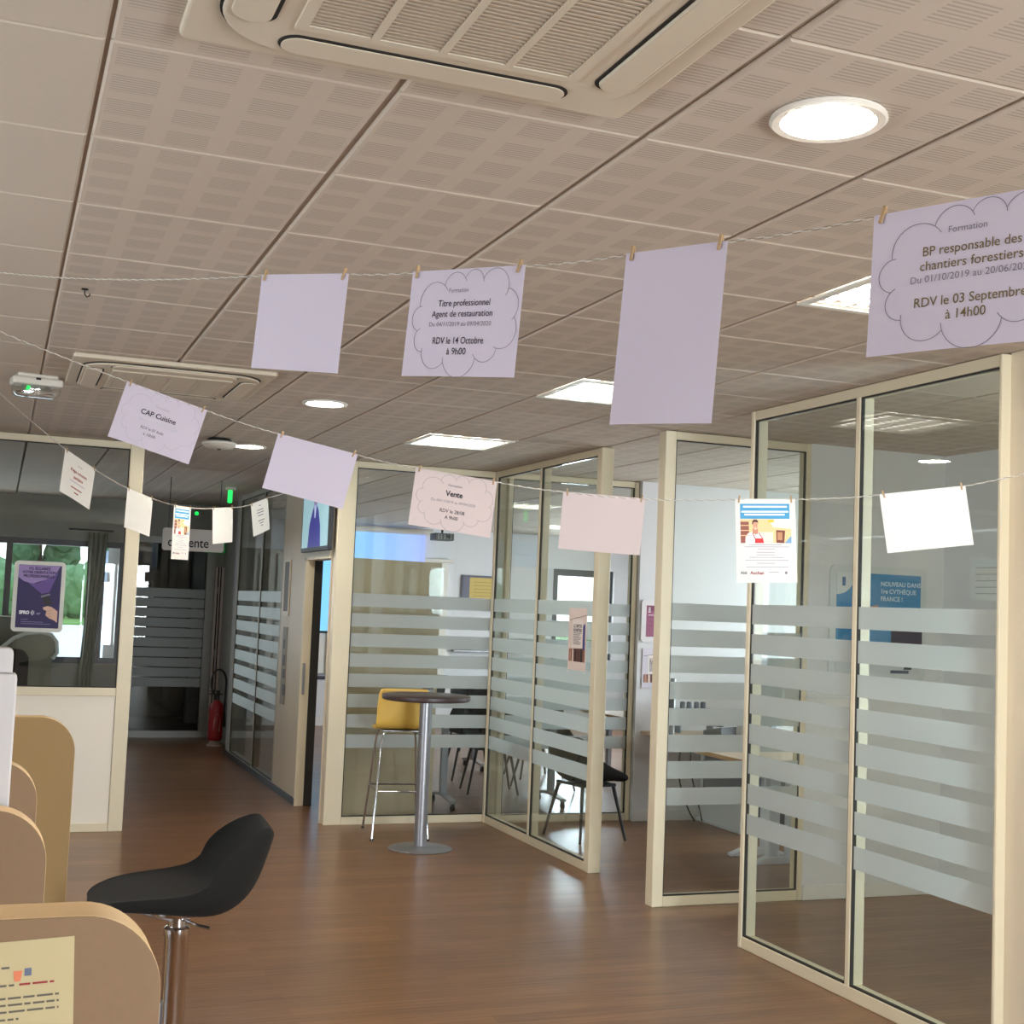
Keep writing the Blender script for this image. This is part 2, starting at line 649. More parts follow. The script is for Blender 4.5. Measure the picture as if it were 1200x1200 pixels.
# training room
wall_with_hole('wall_training_end', 'Y', 18.2, 18.4, 2.45, 9.2, [(4.7, 5.9, 0.75, 2.2), (7.72, 8.72, 0.9, 2.32)], WALL)
window('Y', 18.3, 4.7, 5.9, 0.75, 2.2, (5.3,), WHITE)
window('Y', 18.3, 7.72, 8.72, 0.9, 2.32, (), DARK_METAL, 0.1)
wall_with_hole('wall_training_side', 'X', 9.05, 9.2, 10.02, 18.2, [(12.0, 16.4, 0.8, 2.3)], WALL)
window('X', 9.12, 12.0, 16.4, 0.8, 2.3, (13.5, 14.9))  # out-of-view window added to brighten the training room
# corridor
wall_with_hole('wall_corridor', 'X', 2.41, 2.53, 10.12, 11.98, [(10.14, 11.0, 0.0, 2.06)], WALL_CREAM)
struct('wall_corridor_end', B().box(2.41, 2.53, 14.42, 14.62, 0, CEIL).box(2.53, 2.60, 14.5, 14.62, 0, CEIL).box(2.56, 2.60, 14.62, 16.35, 0, CEIL), WALL_GREY)
wall_with_hole('wall_far', 'Y', 16.35, 16.5, -3.35, 2.60, [(-3.0, 1.40, 0.86, 2.30), (1.46, 2.46, 0.0, 2.40)], WALL_GREY)
window('Y', 16.42, -3.0, 1.40, 0.86, 2.30, (-1.7, -0.55, 0.1, 1.14), DARK_METAL, 0.07)

BASE = mat('white_skirting', c(232, 230, 226), 0.4, noise=0.02)
struct('baseboard_office', B().box(4.69, 5.72, 6.985, 7.0, 0, 0.09, 0.003).box(5.705, 5.72, 0.3, 6.985, 0, 0.09, 0.003), BASE)
struct('baseboard_alcove', B().box(4.98, 7.2, 9.885, 9.9, 0, 0.09, 0.003), BASE)
struct('baseboard_training', B().box(2.95, 9.05, 18.185, 18.2, 0, 0.12, 0.003), BASE)
struct('baseboard_corridor', B().box(2.398, 2.41, 11.0, 14.62, 0, 0.06, 0.002), DARK_METAL)
struct('baseboard_right', B().box(3.728, 3.74, -2.6, 4.19, 0, 0.08, 0.002), BASE)

# ------------------------------------------------------------------ glass partitions
BAND_TOP, PITCH, BAND = 1.776, 0.1555, 0.103


def partition(label, loc, rz, L, splits, side, post=(0.07, 0.07), bands=8, z1=CEIL - 0.004, group=None, mull=0.032, pitch=PITCH, band=BAND, matf=CREAM, solid=0.0, top=BAND_TOP):
    """a framed glazed wall: local x runs along it, side = +-1 tells where the film sits"""
    t = thing('glass_partition', label, 'partition', loc, rz, group, 'thing')
    d = 0.04
    g0 = side * 0.026
    for x0, x1 in ((0, post[0]), (L - post[1], L)):
        B().box(x0, x1, -d - 0.004, d + 0.004, 0, z1, 0.004).build('post', matf, t)
    B().box(post[0], L - post[1], -d, d, z1 - 0.05, z1, 0.003).build('top_rail', matf, t)
    B().box(post[0], L - post[1], -d, d, 0, 0.06, 0.003).build('bottom_rail', matf, t)
    lo = 0.06
    if solid:
        B().box(post[0], L - post[1], -d, d, solid - 0.06, solid, 0.003).build('middle_rail', matf, t)
        B().box(post[0] + 0.002, L - post[1] - 0.002, -d + 0.012, d - 0.012, 0.06, solid - 0.06).build('solid_panel', PANEL, t)
        lo = solid
    edges = [post[0]]
    for s in splits:
        B().box(s - mull / 2, s + mull / 2, -d, d, lo, z1 - 0.05, 0.003).build('mullion', matf, t)
        edges += [s - mull / 2, s + mull / 2]
    edges.append(L - post[1])
    for a, b in zip(edges[::2], edges[1::2]):
        gk = B()
        for (p, q, r, s_) in ((a, a + 0.008, lo, z1 - 0.05), (b - 0.008, b, lo, z1 - 0.05), (a, b, lo, lo + 0.008), (a, b, z1 - 0.058, z1 - 0.05)):
            gk.box(p, q, g0 - 0.008, g0 + 0.008, r, s_)
        gk.build('gasket', GASKET, t)
        B().box(a + 0.008, b - 0.008, g0 - 0.004, g0 + 0.004, lo + 0.008, z1 - 0.058).build('glass_pane', GLASS, t)
        for k in range(bands):
            zt = top - k * pitch
            y0 = g0 + side * 0.0046
            B().box(a + 0.009, b - 0.009, min(y0, y0 + side * 0.0006), max(y0, y0 + side * 0.0006), zt - band, zt).build('frosted_band', FILM, t)
    return t


partition('wide cream-framed glass wall of two striped panes nearest the cream wall end', (3.74, 4.19, 0), PI / 2, 1.90, (0.96,), 1, (0.02, 0.032))
partition('single striped glass panel standing square to the wider two-pane glass wall', (3.665, 7.04, 0), 0, 1.025, (), -1, (0.072, 0.034))
partition('two-pane striped glass wall with a poster stuck beside its end post', (3.75, 7.98, 0), PI / 2, 2.03, (1.08,), 1, (0.075, 0.04))
partition('striped glass wall behind the round high table and yellow stool', (2.42, 10.06, 0), 0, 1.37, (), -1, (0.14, 0.03))
partition('striped glass panel at the rear of the alcove behind the black tub chair', (3.797, 9.98, 0), 0, 1.173, (), -1, (0.04, 0.04))
partition('glazed office front with a purple poster above a solid off-white lower panel', (-3.2, 10.0, 0), 0, 4.14, (1.4,), -1, (0.05, 0.10), bands=0, solid=1.02)
partition('narrow-paned striped glass wall along the dark corridor', (2.45, 11.98, 0), PI / 2, 2.44, (1.08,), 1, (0.03, 0.03), mull=0.022, matf=mat('grey_lacquer', c(176, 172, 158), 0.45, noise=0.02))

# ------------------------------------------------------------------ ceiling fixtures
FLUO = mat('light_diffuser', (1.0, 0.93, 0.8), 0.5, emit=150.0, emit_col=(1.0, 0.93, 0.82), noise=0.01)
TUBE = mat('light_tube', (1.0, 0.97, 0.92), 0.5, emit=9.0, emit_col=(1.0, 0.95, 0.86), noise=0.01)
REFLECTOR = mat('bright_reflector', c(232, 228, 210), 0.2, 0.9, noise=0.02)
LOUVRE = mat('white_louvre', c(236, 234, 226), 0.35, noise=0.02)


def downlight(y, label):
    t = thing('downlight', label, 'ceiling light', (GX0 + 1.5, y, CEIL), 0, 'round downlights along the lobby')
    B().lathe([(0.098, -0.002), (0.126, -0.002), (0.128, -0.009), (0.122, -0.014), (0.104, -0.012), (0.098, -0.004)], 40).build('trim_ring', WHITE, t, True)
    B().lathe([(0.104, 0.02), (0.1, 0.0), (0.1, -0.006), (0.0955, -0.006), (0.0955, 0.02)], 40).build('reflector', REFLECTOR, t, True)
    B().lathe([(0.0001, -0.0085), (0.05, -0.009), (0.0955, -0.0075), (0.0955, -0.002), (0.0001, -0.002)], 40).build('diffuser', FLUO, t, True)


downlight(2.405, 'large bright round downlight next to the big air-conditioning cassette')
downlight(4.805, 'round downlight hidden behind the agent de restauration sheet')
downlight(7.205, 'round downlight above the blank tilted sheet of the second string')
downlight(9.605, 'small distant round downlight beside the white ceiling disc detector')


def square_light(y, label, x=GX0 + 2.7, group='square louvred lights along the glass rooms'):
    t = thing('ceiling_light', label, 'ceiling light', (x, y, CEIL), 0, group)
    k = B()
    for a in ((-0.297, 0.297, -0.297, -0.265), (-0.297, 0.297, 0.265, 0.297), (-0.297, -0.265, -0.265, 0.265), (0.265, 0.297, -0.265, 0.265)):
        k.box(a[0], a[1], a[2], a[3], -0.008, 0.0, 0.002)
    k.build('frame', LOUVRE, t)
    B().box(-0.265, 0.265, -0.265, 0.265, 0.024, 0.029).build('reflector', LOUVRE, t)
    for x in (-0.2, -0.067, 0.067, 0.2):
        B().tube([(x, -0.25, 0.012), (x, 0.25, 0.012)], 0.010, 10).build('tube_lamp', TUBE, t, True)
    for x in (-0.133, 0, 0.133):
        B().box(x - 0.004, x + 0.004, -0.264, 0.264, -0.006, 0.023).build('divider', LOUVRE, t)
    for q in range(9):
        y_ = -0.23 + q * 0.0575
        B().box(-0.264, 0.264, y_ - 0.002, y_ + 0.002, -0.005, 0.0005).build('louvre_blade', LOUVRE, t)
    return t


square_light(3.605, 'square louvred ceiling light peeping out beside the forestry training sheet')
square_light(6.005, 'square louvred ceiling light partly behind the tall blank hanging sheet')
square_light(8.405, 'square louvred ceiling light above the glass wall behind the high table')


for x_, y_, l_ in ((5.234, 13.205, 'training room ceiling light over the first tables, nearer the door'), (5.234, 16.205, 'training room ceiling light before the screen, nearer the door'), (7.034, 13.205, 'training room ceiling light over the first tables, by the alcove wall'), (7.034, 16.205, 'training room ceiling light near the dark-framed window')):
    square_light(y_, l_, x_, 'square louvred lights of the training room')


AC = mat('cassette_plastic', c(212, 200, 180), 0.6, noise=0.02)


AC_SLAT = mat('cassette_slat', c(186, 168, 148), 0.6, noise=0.02)


def cassette(y, label):
    t = thing('air_conditioner', label, 'air conditioner', (0.734, y, CEIL), 0, 'ceiling air-conditioning cassettes')
    h = 0.475
    k = B()
    k.prism(rounded(-h, h, -h, h, 0.02, 4), -0.022, 0.0, 'XY', 0.006)
    k.build('panel', AC, t)
    # raised rounded body with a dark seam all round
    B().prism(rounded(-0.425, 0.425, -0.425, 0.425, 0.16, 12), -0.026, -0.0215, 'XY').build('seam', GRILLE_DARK, t)
    B().prism(rounded(-0.42, 0.42, -0.42, 0.42, 0.156, 12), -0.036, -0.0255, 'XY', 0.006).build('body', AC, t)
    for q in range(4):
        R = Matrix.Rotation(q * PI / 2, 4, 'Z')
        s = B()
        s.prism(rounded(-0.30, 0.30, 0.322, 0.404, 0.04, 8), -0.0375, -0.0355, 'XY')
        me = s.mesh('air_slot', GRILLE_DARK)  # flat dark plate, the shade of an open slot put into its colour
        me.transform(R)
        link('air_slot', me, t)
        f = B()
        f.prism(rounded(-0.294, 0.294, 0.329, 0.404, 0.036, 8), -0.050, -0.0385, 'XY', 0.004)
        me = f.mesh('louvre_flap', AC)
        if q == 0:
            me.transform(Matrix.Diagonal((1, 1, 0.25, 1)))
            me.transform(Matrix.Translation((0, 0, -0.0285)))
        else:
            me.transform(Matrix.Rotation(math.radians(3), 4, 'X'))
            me.transform(Matrix.Translation((0, 0, -0.012)))
        me.transform(R)
        link('louvre_flap', me, t)
    B().box(-0.27, 0.27, -0.27, 0.27, -0.0375, -0.0355).build('grille_backing', GRILLE_DARK, t)
    g = B()
    for a in ((-0.285, 0.285, -0.285, -0.262), (-0.285, 0.285, 0.262, 0.285), (-0.285, -0.262, -0.262, 0.262), (0.262, 0.285, -0.262, 0.262)):
        g.box(*a, -0.043, -0.036)
    g.build('grille_frame', AC, t)
    for x in (-0.135, 0, 0.135):
        B().box(x - 0.008, x + 0.008, -0.262, 0.262, -0.0432, -0.037).build('grille_bar', AC, t)
    slat = B().box(-0.262, 0.262, -0.0036, 0.0036, -0.0415, -0.038).mesh('grille_slat', AC_SLAT)
    n = 36
    for q in range(n):
        link('grille_slat', slat, t, (0, -0.262 + (q + 0.5) * 0.524 / n, 0))
    return t


cassette(2.105, 'big square air-conditioning cassette in the ceiling right above the first string')
cassette(6.85, 'small-looking far air-conditioning cassette in the ceiling above the CAP Cuisine sheet')

LED_G = mat('green_led', (0.02, 0.7, 0.15), 0.4, emit=0.75, emit_col=(0.01, 1.0, 0.12), noise=0.01)
CLEAR = glass_mat('clear_cover', (0.96, 0.97, 0.95), 0.12)
t = thing('emergency_light', 'white emergency light box with clear cover and green lamp under the ceiling', 'emergency light', (0.12, 7.21, CEIL), math.radians(8))
B().box(-0.10, 0.10, -0.05, 0.05, -0.018, 0.0, 0.004).build('mounting_plate', WHITE, t)
B().box(-0.125, 0.125, -0.06, 0.06, -0.058, -0.018, 0.012, 3).build('housing', WHITE, t)
k = B()
k.prism(rounded(-0.115, 0.115, -0.115, -0.055, 0.04, 8, (1, 1, 0, 0)), -0.055, 0.055, 'XZ', 0.008)
k.build('clear_cover', CLEAR, t, True)
for x in (-0.06, 0.055):
    B().lathe([(0.012, -0.058), (0.036, -0.09), (0.038, -0.092), (0.034, -0.088), (0.008, -0.06)], 20, (x, 0, 0)).build('lamp_reflector', CHROME, t, True)
B().ball((-0.042, -0.03, -0.072), 0.010).build('green_lamp', LED_G, t, True)
B().box(-0.012, 0.012, -0.0615, -0.058, -0.032, -0.02).build('test_button', GRILLE_DARK, t)

t = thing('ceiling_detector', 'white round detector disc on a dark base under the ceiling by the corridor', 'detector', (1.38, 9.32, CEIL), 0)
B().lathe([(0.07, 0.0), (0.085, -0.012), (0.085, -0.022), (0.07, -0.022)], 32).build('base', GRILLE_DARK, t, True)
B().lathe([(0.10, -0.022), (0.12, -0.03), (0.12, -0.045), (0.095, -0.066), (0.04, -0.074), (0.0001, -0.075)], 36).build('cover', WHITE, t, True)
B().lathe([(0.012, -0.073), (0.014, -0.08), (0.0001, -0.082)], 16).build('sensor_dot', GRILLE_DARK, t, True)

t = thing('ceiling_hook', 'tiny dark hook screwed into the ceiling near the emergency light', 'hook', (0.228, 5.02, CEIL))
B().lathe([(0.012, 0.0), (0.013, -0.004), (0.004, -0.006)], 12).build('plate', GRILLE_DARK, t, True)
B().tube([(0, 0, -0.004), (0.0, 0, -0.02), (0.008, 0, -0.03), (0.018, 0, -0.024), (0.018, 0, -0.016)], 0.0025, 6).build('hook_wire', GRILLE_DARK, t, True)

# corridor signs
t = thing('hanging_sign', 'grey rounded sign reading attente hung on two rods in the corridor', 'sign', (1.69, 12.7, 2.225))
B().prism(rounded(-0.285, 0.285, -0.105, 0.105, 0.025, 6), -0.008, 0.008, 'XZ', 0.003).build('sign_board', mat('sign_grey', c(198, 192, 188), 0.6, noise=0.02), t)
for x in (-0.235, 0.235):
    B().tube([(x, 0, 0.0), (x, 0, CEIL - 2.225)], 0.004, 8).build('rod', DARK_METAL, t, True)
me = text_mesh("d'attente", 0.125, 0.0015, 0.375)
me.materials.clear()
me.materials.append(INK)
for v in me.vertices:
    v.co = Vector((v.co.x - 0.046, -0.0098, v.co.y - 0.028))
link('printed_text', me, t)

t = thing('exit_sign', 'small green exit sign with a white arrow above the far corridor door', 'sign', (2.44, 16.28, 2.3))
B().box(-0.11, 0.11, -0.025, 0.07, -0.07, 0.07, 0.006, 2).build('sign_box', mat('exit_green', c(40, 120, 64), 0.4, emit=0.12, emit_col=c(40, 140, 70), noise=0.02), t)
B().prism([(-0.06, 0), (-0.02, 0.035), (-0.02, 0.012), (0.05, 0.012), (0.05, -0.012), (-0.02, -0.012), (-0.02, -0.035)], -0.028, -0.0255, 'XZ').build('arrow', ink(225, 235, 228), t)
t = thing('exit_light', 'bright green exit light glowing under the corridor ceiling', 'emergency light', (2.12, 13.4, CEIL))
B().box(-0.05, 0.05, -0.03, 0.03, -0.03, 0.0, 0.004).build('housing', WHITE, t)
B().prism(rounded(-0.022, 0.022, -0.16, -0.03, 0.012, 5), -0.014, 0.014, 'XZ', 0.003).build('lit_lens', LED_G, t)
t = thing('exit_indicator', 'tiny green indicator lamp over the glazed corridor door', 'emergency light', (2.19, 16.33, 2.70))
B().box(-0.06, 0.06, -0.03, 0.02, -0.03, 0.03, 0.005).build('housing', WALL_GREY, t)
B().ball((0, -0.03, 0), 0.024, 2, (1, 0.5, 1)).build('lit_lens', LED_G, t, True)

# corridor end door
def door_thing(num):
    r = bpy.data.objects.new('door_%d' % num, None)
    C.objects.link(r)
    r['kind'] = 'structure'
    return r


d1 = door_thing(1)
k = B()
DGREY = mat('grey_aluminium', c(146, 146, 142), 0.45, 0.3, noise=0.03)
for a in ((1.46, 1.52, 0.0, 2.40), (2.36, 2.46, 0.0, 2.40), (1.52, 2.36, 0.0, 0.08), (1.52, 2.36, 2.32, 2.40)):
    k.box(a[0], a[1], 16.36, 16.44, a[2], a[3])
k.build('door_frame', DGREY, d1)
B().box(1.52, 2.36, 16.395, 16.405, 0.08, 2.32).build('door_pane', GLASS, d1)
for q in range(10):
    zt = 1.78 - q * 0.119
    B().box(1.525, 2.355, 16.389, 16.390, zt - 0.106, zt).build('frosted_band', FILM, d1)
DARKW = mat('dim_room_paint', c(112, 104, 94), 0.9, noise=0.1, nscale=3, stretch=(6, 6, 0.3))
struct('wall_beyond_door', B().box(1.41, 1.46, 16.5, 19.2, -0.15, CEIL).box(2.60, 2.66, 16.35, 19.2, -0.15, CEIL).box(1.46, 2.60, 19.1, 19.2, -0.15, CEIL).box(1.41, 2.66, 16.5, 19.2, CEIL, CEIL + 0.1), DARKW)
struct('floor_beyond_door', B().box(1.46, 2.60, 16.5, 19.1, -0.15, 0.0), FLOOR)
d3 = door_thing(2)
k = B()
k.box(2.465, 2.485, 16.30, 16.345, 0, 2.06).box(2.505, 2.517, 16.30, 16.345, 0, 2.06).box(2.535, 2.56, 16.30, 16.345, 0, 2.06)
k.build('door_frame', mat('pinkish_white_frame', c(212, 198, 192), 0.5, noise=0.02), d3)
B().box(2.485, 2.56, 16.33, 16.348, 0, 2.06).build('door_leaf', mat('painted_gap_shade', c(18, 18, 18), 0.6, noise=0.1), d3)  # near-black sheet carrying the shade of the gaps between the frame strips
for z in (1.02, 1.78):
    B().box(2.485, 2.505, 16.30, 16.33, z - 0.04, z + 0.04).build('hinge', DGREY, d3)

# fire extinguisher
RED = mat('extinguisher_red', c(150, 26, 30), 0.3, noise=0.05)
t = thing('fire_extinguisher', 'red fire extinguisher with looped black hose at the end of the corridor', 'fire extinguisher', (2.432, 15.5, 0.06))
B().lathe([(0.07, 0.0), (0.082, 0.02), (0.084, 0.04), (0.084, 0.36), (0.075, 0.41), (0.04, 0.445), (0.03, 0.46), (0.0001, 0.462)], 28).build('cylinder', RED, t, True)
B().lathe([(0.028, 0.45), (0.03, 0.5), (0.02, 0.52), (0.0001, 0.522)], 16).build('valve', BLACK_P, t, True)
B().box(-0.09, 0.06, -0.012, 0.012, 0.52, 0.535, 0.003).box(-0.09, 0.0, -0.012, 0.012, 0.555, 0.567, 0.003).box(-0.01, 0.03, -0.01, 0.01, 0.51, 0.565).build('handle', BLACK_P, t)
hp = []
for q in range(25):
    a = PI + PI * q / 24 * -1.0
    hp.append((0.005 + 0.085 * math.cos(a), -0.02, 0.66 + 0.15 * math.sin(a)))
hp = [(-0.03, -0.01, 0.52), (-0.075, -0.02, 0.6)] + hp + [(0.088, -0.02, 0.55), (0.085, -0.03, 0.35), (0.082, -0.04, 0.2)]
B().tube(hp, 0.011, 8).build('hose', BLACK_P, t, True)
B().tube([(0.082, -0.04, 0.33), (0.082, -0.04, 0.16)], 0.02, 10, [0.016, 0.024]).build('nozzle', BLACK_P, t, True)
k = B()
k.bm.faces.new([k.bm.verts.new((0.0855 * math.sin(a), -0.0855 * math.cos(a), z)) for a, z in ((-0.5, 0.13), (0.35, 0.10), (0.5, 0.25), (0.1, 0.31), (-0.35, 0.26))])
k.build('label_sticker', ink(196, 170, 160), t)
t = thing('extinguisher_stand', 'small grey pedestal under the red fire extinguisher', 'stand', (2.432, 15.5, 0))
B().lathe([(0.09, 0.0), (0.09, 0.012), (0.06, 0.03), (0.06, 0.06), (0.0001, 0.06)], 24).build('foot_plate', ink(180, 160, 150), t, True)

# training room door leaf, folded back against the glass
d2 = door_thing(3)
d2.location = (2.575, 10.20, 0)
d2.rotation_euler = (0, 0, math.radians(16))
B().box(0.0, 0.87, -0.02, 0.02, 0.012, 2.055, 0.003).build('door_leaf', mat('beige_door', c(196, 176, 148), 0.4, noise=0.06, nscale=3, stretch=(6, 6, 0.6)), d2)
B().tube([(0.80, -0.02, 1.03), (0.80, -0.06, 1.03), (0.70, -0.065, 1.03)], 0.009, 8).build('door_handle', CHROME, d2, True)
B().box(0.77, 0.83, -0.026, -0.02, 0.92, 1.12, 0.002).build('handle_plate', STEEL, d2)
d4 = door_thing(4)
k = B()
k.box(2.40, 2.54, 10.985, 11.03, 0, 2.06).box(2.40, 2.54, 10.14, 11.03, 2.04, 2.10)
k.build('door_frame', CREAM, d4)
B().box(2.475, 2.542, 10.968, 10.985, 0, 2.04).build('door_seal', GRILLE_DARK, d4)
B().box(2.415, 2.435, 10.968, 10.985, 0.92, 1.18).build('strike_plate', STEEL, d4)

# television above the door
t = thing('television', 'wall television showing a figure in a dark blue robe above the doorway', 'television', (2.41, 10.52, 2.10))
B().box(-0.055, -0.02, -0.49, 0.49, 0.0, 0.57, 0.004).build('housing', BLACK_P, t)
B().box(-0.02, -0.004, -0.2, 0.2, 0.15, 0.42).build('wall_bracket', DARK_METAL, t)
SCR = lambda n_, col, e: mat(n_, col, 0.3, emit=e, noise=0.01)
B().box(-0.0565, -0.0545, -0.462, 0.462, 0.035, 0.545).build('screen', SCR('screen_cyan', c(126, 158, 166), 0.75), t)
fig = [(-0.22, 0.035), (-0.19, 0.2), (-0.11, 0.33), (-0.045, 0.37), (0.045, 0.37), (0.1, 0.33), (0.19, 0.22), (0.23, 0.035)]
B().prism(fig, -0.0585, -0.0565, 'YZ').build('screen_picture', SCR('screen_blue', c(46, 46, 120), 0.6), t)
B().prism([(0.07 * math.cos(a), 0.43 + 0.07 * math.sin(a)) for a in [2 * PI * i / 16 for i in range(16)]], -0.0585, -0.0565, 'YZ').build('screen_picture', SCR('screen_skin', c(112, 96, 140), 0.6), t)
B().prism([(-0.04, 0.37), (0.04, 0.37), (0.02, 0.27), (-0.02, 0.27)], -0.0592, -0.0586, 'YZ').build('screen_picture', SCR('screen_pale', c(150, 160, 190), 0.6), t)

# things on the corridor wall beside the door
t = thing('sign_holder', 'narrow framed sign holder on the beige wall beside the corridor glass', 'sign holder', (2.398, 11.74, 1.90))
k = B()
k.box(0, 0.01, -0.12, -0.10, -0.34, 0.16).box(0, 0.01, 0.10, 0.12, -0.34, 0.16).box(0, 0.01, -0.10, 0.10, -0.34, -0.30).box(0, 0.01, -0.10, 0.10, 0.14, 0.16)
k.build('frame', CREAM, t)
B().box(0.002, 0.011, -0.10, 0.10, -0.30, 0.14).build('insert', ink(120, 112, 100), t)
t = thing('wall_leaflet', 'worn grey leaflet strip taped below the sign holder on the beige wall', 'leaflet', (2.398, 11.72, 1.2))
B().box(0.006, 0.011, -0.09, 0.09, -0.42, 0.26).build('sheet', ink(158, 148, 132), t)
for z, s_ in ((0.12, 0.05), (-0.02, 0.06), (-0.14, 0.05), (-0.28, 0.06)):
    B().box(0.004, 0.006, -0.05 + z * 0.2, 0.03 + z * 0.1, z - s_, z + s_ * 0.6).build('printed_patch', ink(96, 96, 98), t)

# ------------------------------------------------------------------ hanging strings
def pin_xy(sheet):
    w_, h_ = sheet[0], sheet[1]
    return (0.018, w_ - 0.018)


SH = {}


def sheet_matrix(tl, az, sl, sw):
    az, sl, sw = map(math.radians, (az, sl, sw))
    u = Vector((math.cos(az) * math.cos(sl), math.sin(az) * math.cos(sl), math.sin(sl)))
    n = u.cross(Vector((0, 0, 1))).normalized()
    d = n.cross(u)
    if d.z > 0:
        d = -d
    v = math.cos(sw) * d + math.sin(sw) * n
    yy = -v
    zz = u.cross(yy)
    return Matrix(((u.x, yy.x, zz.x, tl[0]), (u.y, yy.y, zz.y, tl[1]), (u.z, yy.z, zz.z, tl[2]), (0, 0, 0, 1)))


def sheet(key, w_, h_, tl, az, sl, sw, m, label, group, bow=0.004):
    k = B()
    nx, ny = 10, 8

    def warp(x, y):
        a, b = x / w_, -y / h_
        return bow * math.sin(PI * a) * b * 1.2 + 0.35 * bow * b * b * math.cos(PI * a * 1.3)
    g = [[k.bm.verts.new((w_ * i / nx, -h_ * j / ny, warp(w_ * i / nx, -h_ * j / ny))) for i in range(nx + 1)] for j in range(ny + 1)]
    bk = [[k.bm.verts.new((v.co.x, v.co.y, v.co.z - 0.0003)) for v in row] for row in g]
    for j in range(ny):
        for i in range(nx):
            k.bm.faces.new((g[j][i], g[j + 1][i], g[j + 1][i + 1], g[j][i + 1]))
            k.bm.faces.new((bk[j][i], bk[j][i + 1], bk[j + 1][i + 1], bk[j + 1][i]))
    for j in range(ny):
        for i in (0, nx):
            k.bm.faces.new((g[j][i], g[j + 1][i], bk[j + 1][i], bk[j][i]))
    for i in range(nx):
        for j in (0, ny):
            k.bm.faces.new((g[j][i], g[j][i + 1], bk[j][i + 1], bk[j][i]))
    o = k.build('hanging_sheet', m, None, True)
    o.matrix_world = sheet_matrix(tl, az, sl, sw)
    tag(o, label, 'sheet', group)
    SH[key] = (o, w_, h_, warp)
    return o


G1, G2, G3 = 'sheets on the nearest string', 'sheets on the second string', 'sheets on the farthest string'
sheet('s1a', .297, .21, (0.5074, 2.9312, 2.4286), -62.76, -7.44, -1.47, P_SHADE_LILAC, 'blank square-looking white sheet on the first string beside the agent de restauration sheet', G1)
sheet('s1b', .297, .21, (0.7341, 2.5083, 2.3692), -61.80, -5.39, -0.47, P_SHADE_LILAC, 'white sheet with a cloud outline reading Titre professionnel agent de restauration', G1)
sheet('s1c', .21, .297, (0.9702, 2.0202, 2.3212), -65.17, -3.26, 1.53, P_SHADE_LILAC, 'tall blank white sheet hanging upright on the first string', G1)
sheet('s1d', .297, .21, (1.1501, 1.5716, 2.2941), -63.86, -0.45, 3.09, P_SHADE_LILAC, 'large near white sheet with a cloud about chantiers forestiers cut by the picture edge', G1)
sheet('s2a', .297, .21, (0.3827, 4.8498, 2.4576), 1.96, -15.14, -0.40, P_SHADE_LILAC, 'tilted white sheet reading CAP Cuisine below the far air-conditioning cassette', G2)
sheet('s2b', .297, .21, (0.9130, 4.7575, 2.3054), -16.66, -12.29, 6.63, P_SHADE_LILAC, 'tilted blank white sheet shaded lilac hanging in front of the television', G2)
sheet('s2c', .297, .21, (1.3568, 4.4848, 2.1908), -10.0, -6.48, 9.04, P_SHADE_PINK, 'pink-shaded white sheet with a cloud outline reading Vente', G2)
sheet('s2d', .297, .21, (1.8754, 4.3603, 2.1323), -20.95, -2.67, -14.36, P_SHADE_PINK, 'blank white sheet shaded pale pink between the Vente sheet and the shop flyer', G2)
sheet('s2e', .21, .297, (2.4003, 4.0492, 2.1215), -23.25, 2.03, 5.42, P_WHITE, 'upright flyer with blue header and smiling man in a red apron, larger one', G2, 0.0006)
sheet('s2f', .297, .21, (2.8745, 3.8660, 2.1576), -26.40, 7.87, 3.76, P_WHITE, 'brightest blank white sheet in front of the wide glass wall', G2)
sheet('s3a', .297, .21, (0.2575, 6.5791, 2.3751), 57.48, -12.74, 2.20, P_OFFW, 'sheet with a red heading on the farthest string above the purple poster', G3)
sheet('s3b', .297, .21, (0.5986, 7.1426, 2.2533), 57.81, -5.98, 1.04, P_OFFW, 'blank sheet on the farthest string beside the one with a red heading', G3)
sheet('s3c', .21, .297, (0.8728, 7.4206, 2.1975), 56.72, 0.87, -0.45, P_OFFW, 'narrow-looking small shop flyer hanging in front of the attente sign', G3, 0.0006)
sheet('s3d', .297, .21, (1.1344, 7.7812, 2.2181), 58.10, 5.42, 0.58, P_OFFW, 'small blank sheet hanging in front of the green exit sign', G3)
sheet('s3e', .297, .21, (1.4675, 8.4319, 2.3003), 58.55, 13.10, 2.37, P_OFFW, 'last small sheet with faint grey lines on the farthest string', G3)


def ribbon(pts, wd, parent, m, warp, name, z=0.0006):
    k = B()
    vs = []
    for i, (x, y) in enumerate(pts):
        a = pts[max(i - 1, 0)]
        b = pts[min(i + 1, len(pts) - 1)]
        dx, dy = b[0] - a[0], b[1] - a[1]
        l = math.hypot(dx, dy) or 1
        nx, ny = -dy / l * wd / 2, dx / l * wd / 2
        vs.append([k.bm.verts.new((x + nx * q, y + ny * q, z + (warp(x + nx * q, y + ny * q) if warp else 0))) for q in (1, -1)])
    for a, b in zip(vs, vs[1:]):
        k.bm.faces.new((a[0], a[1], b[1], b[0]))
    return k.build(name, m, parent)


CLOUD = [(.11, .34), (.32, .15), (.50, .09), (.66, .10), (.88, .20), (.95, .46), (.83, .74), (.66, .83), (.38, .87), (.17, .77), (.11, .57)]
BUL = [.34, .34, .36, .42, .30, .36, .30, .40, .34, .34, .40]


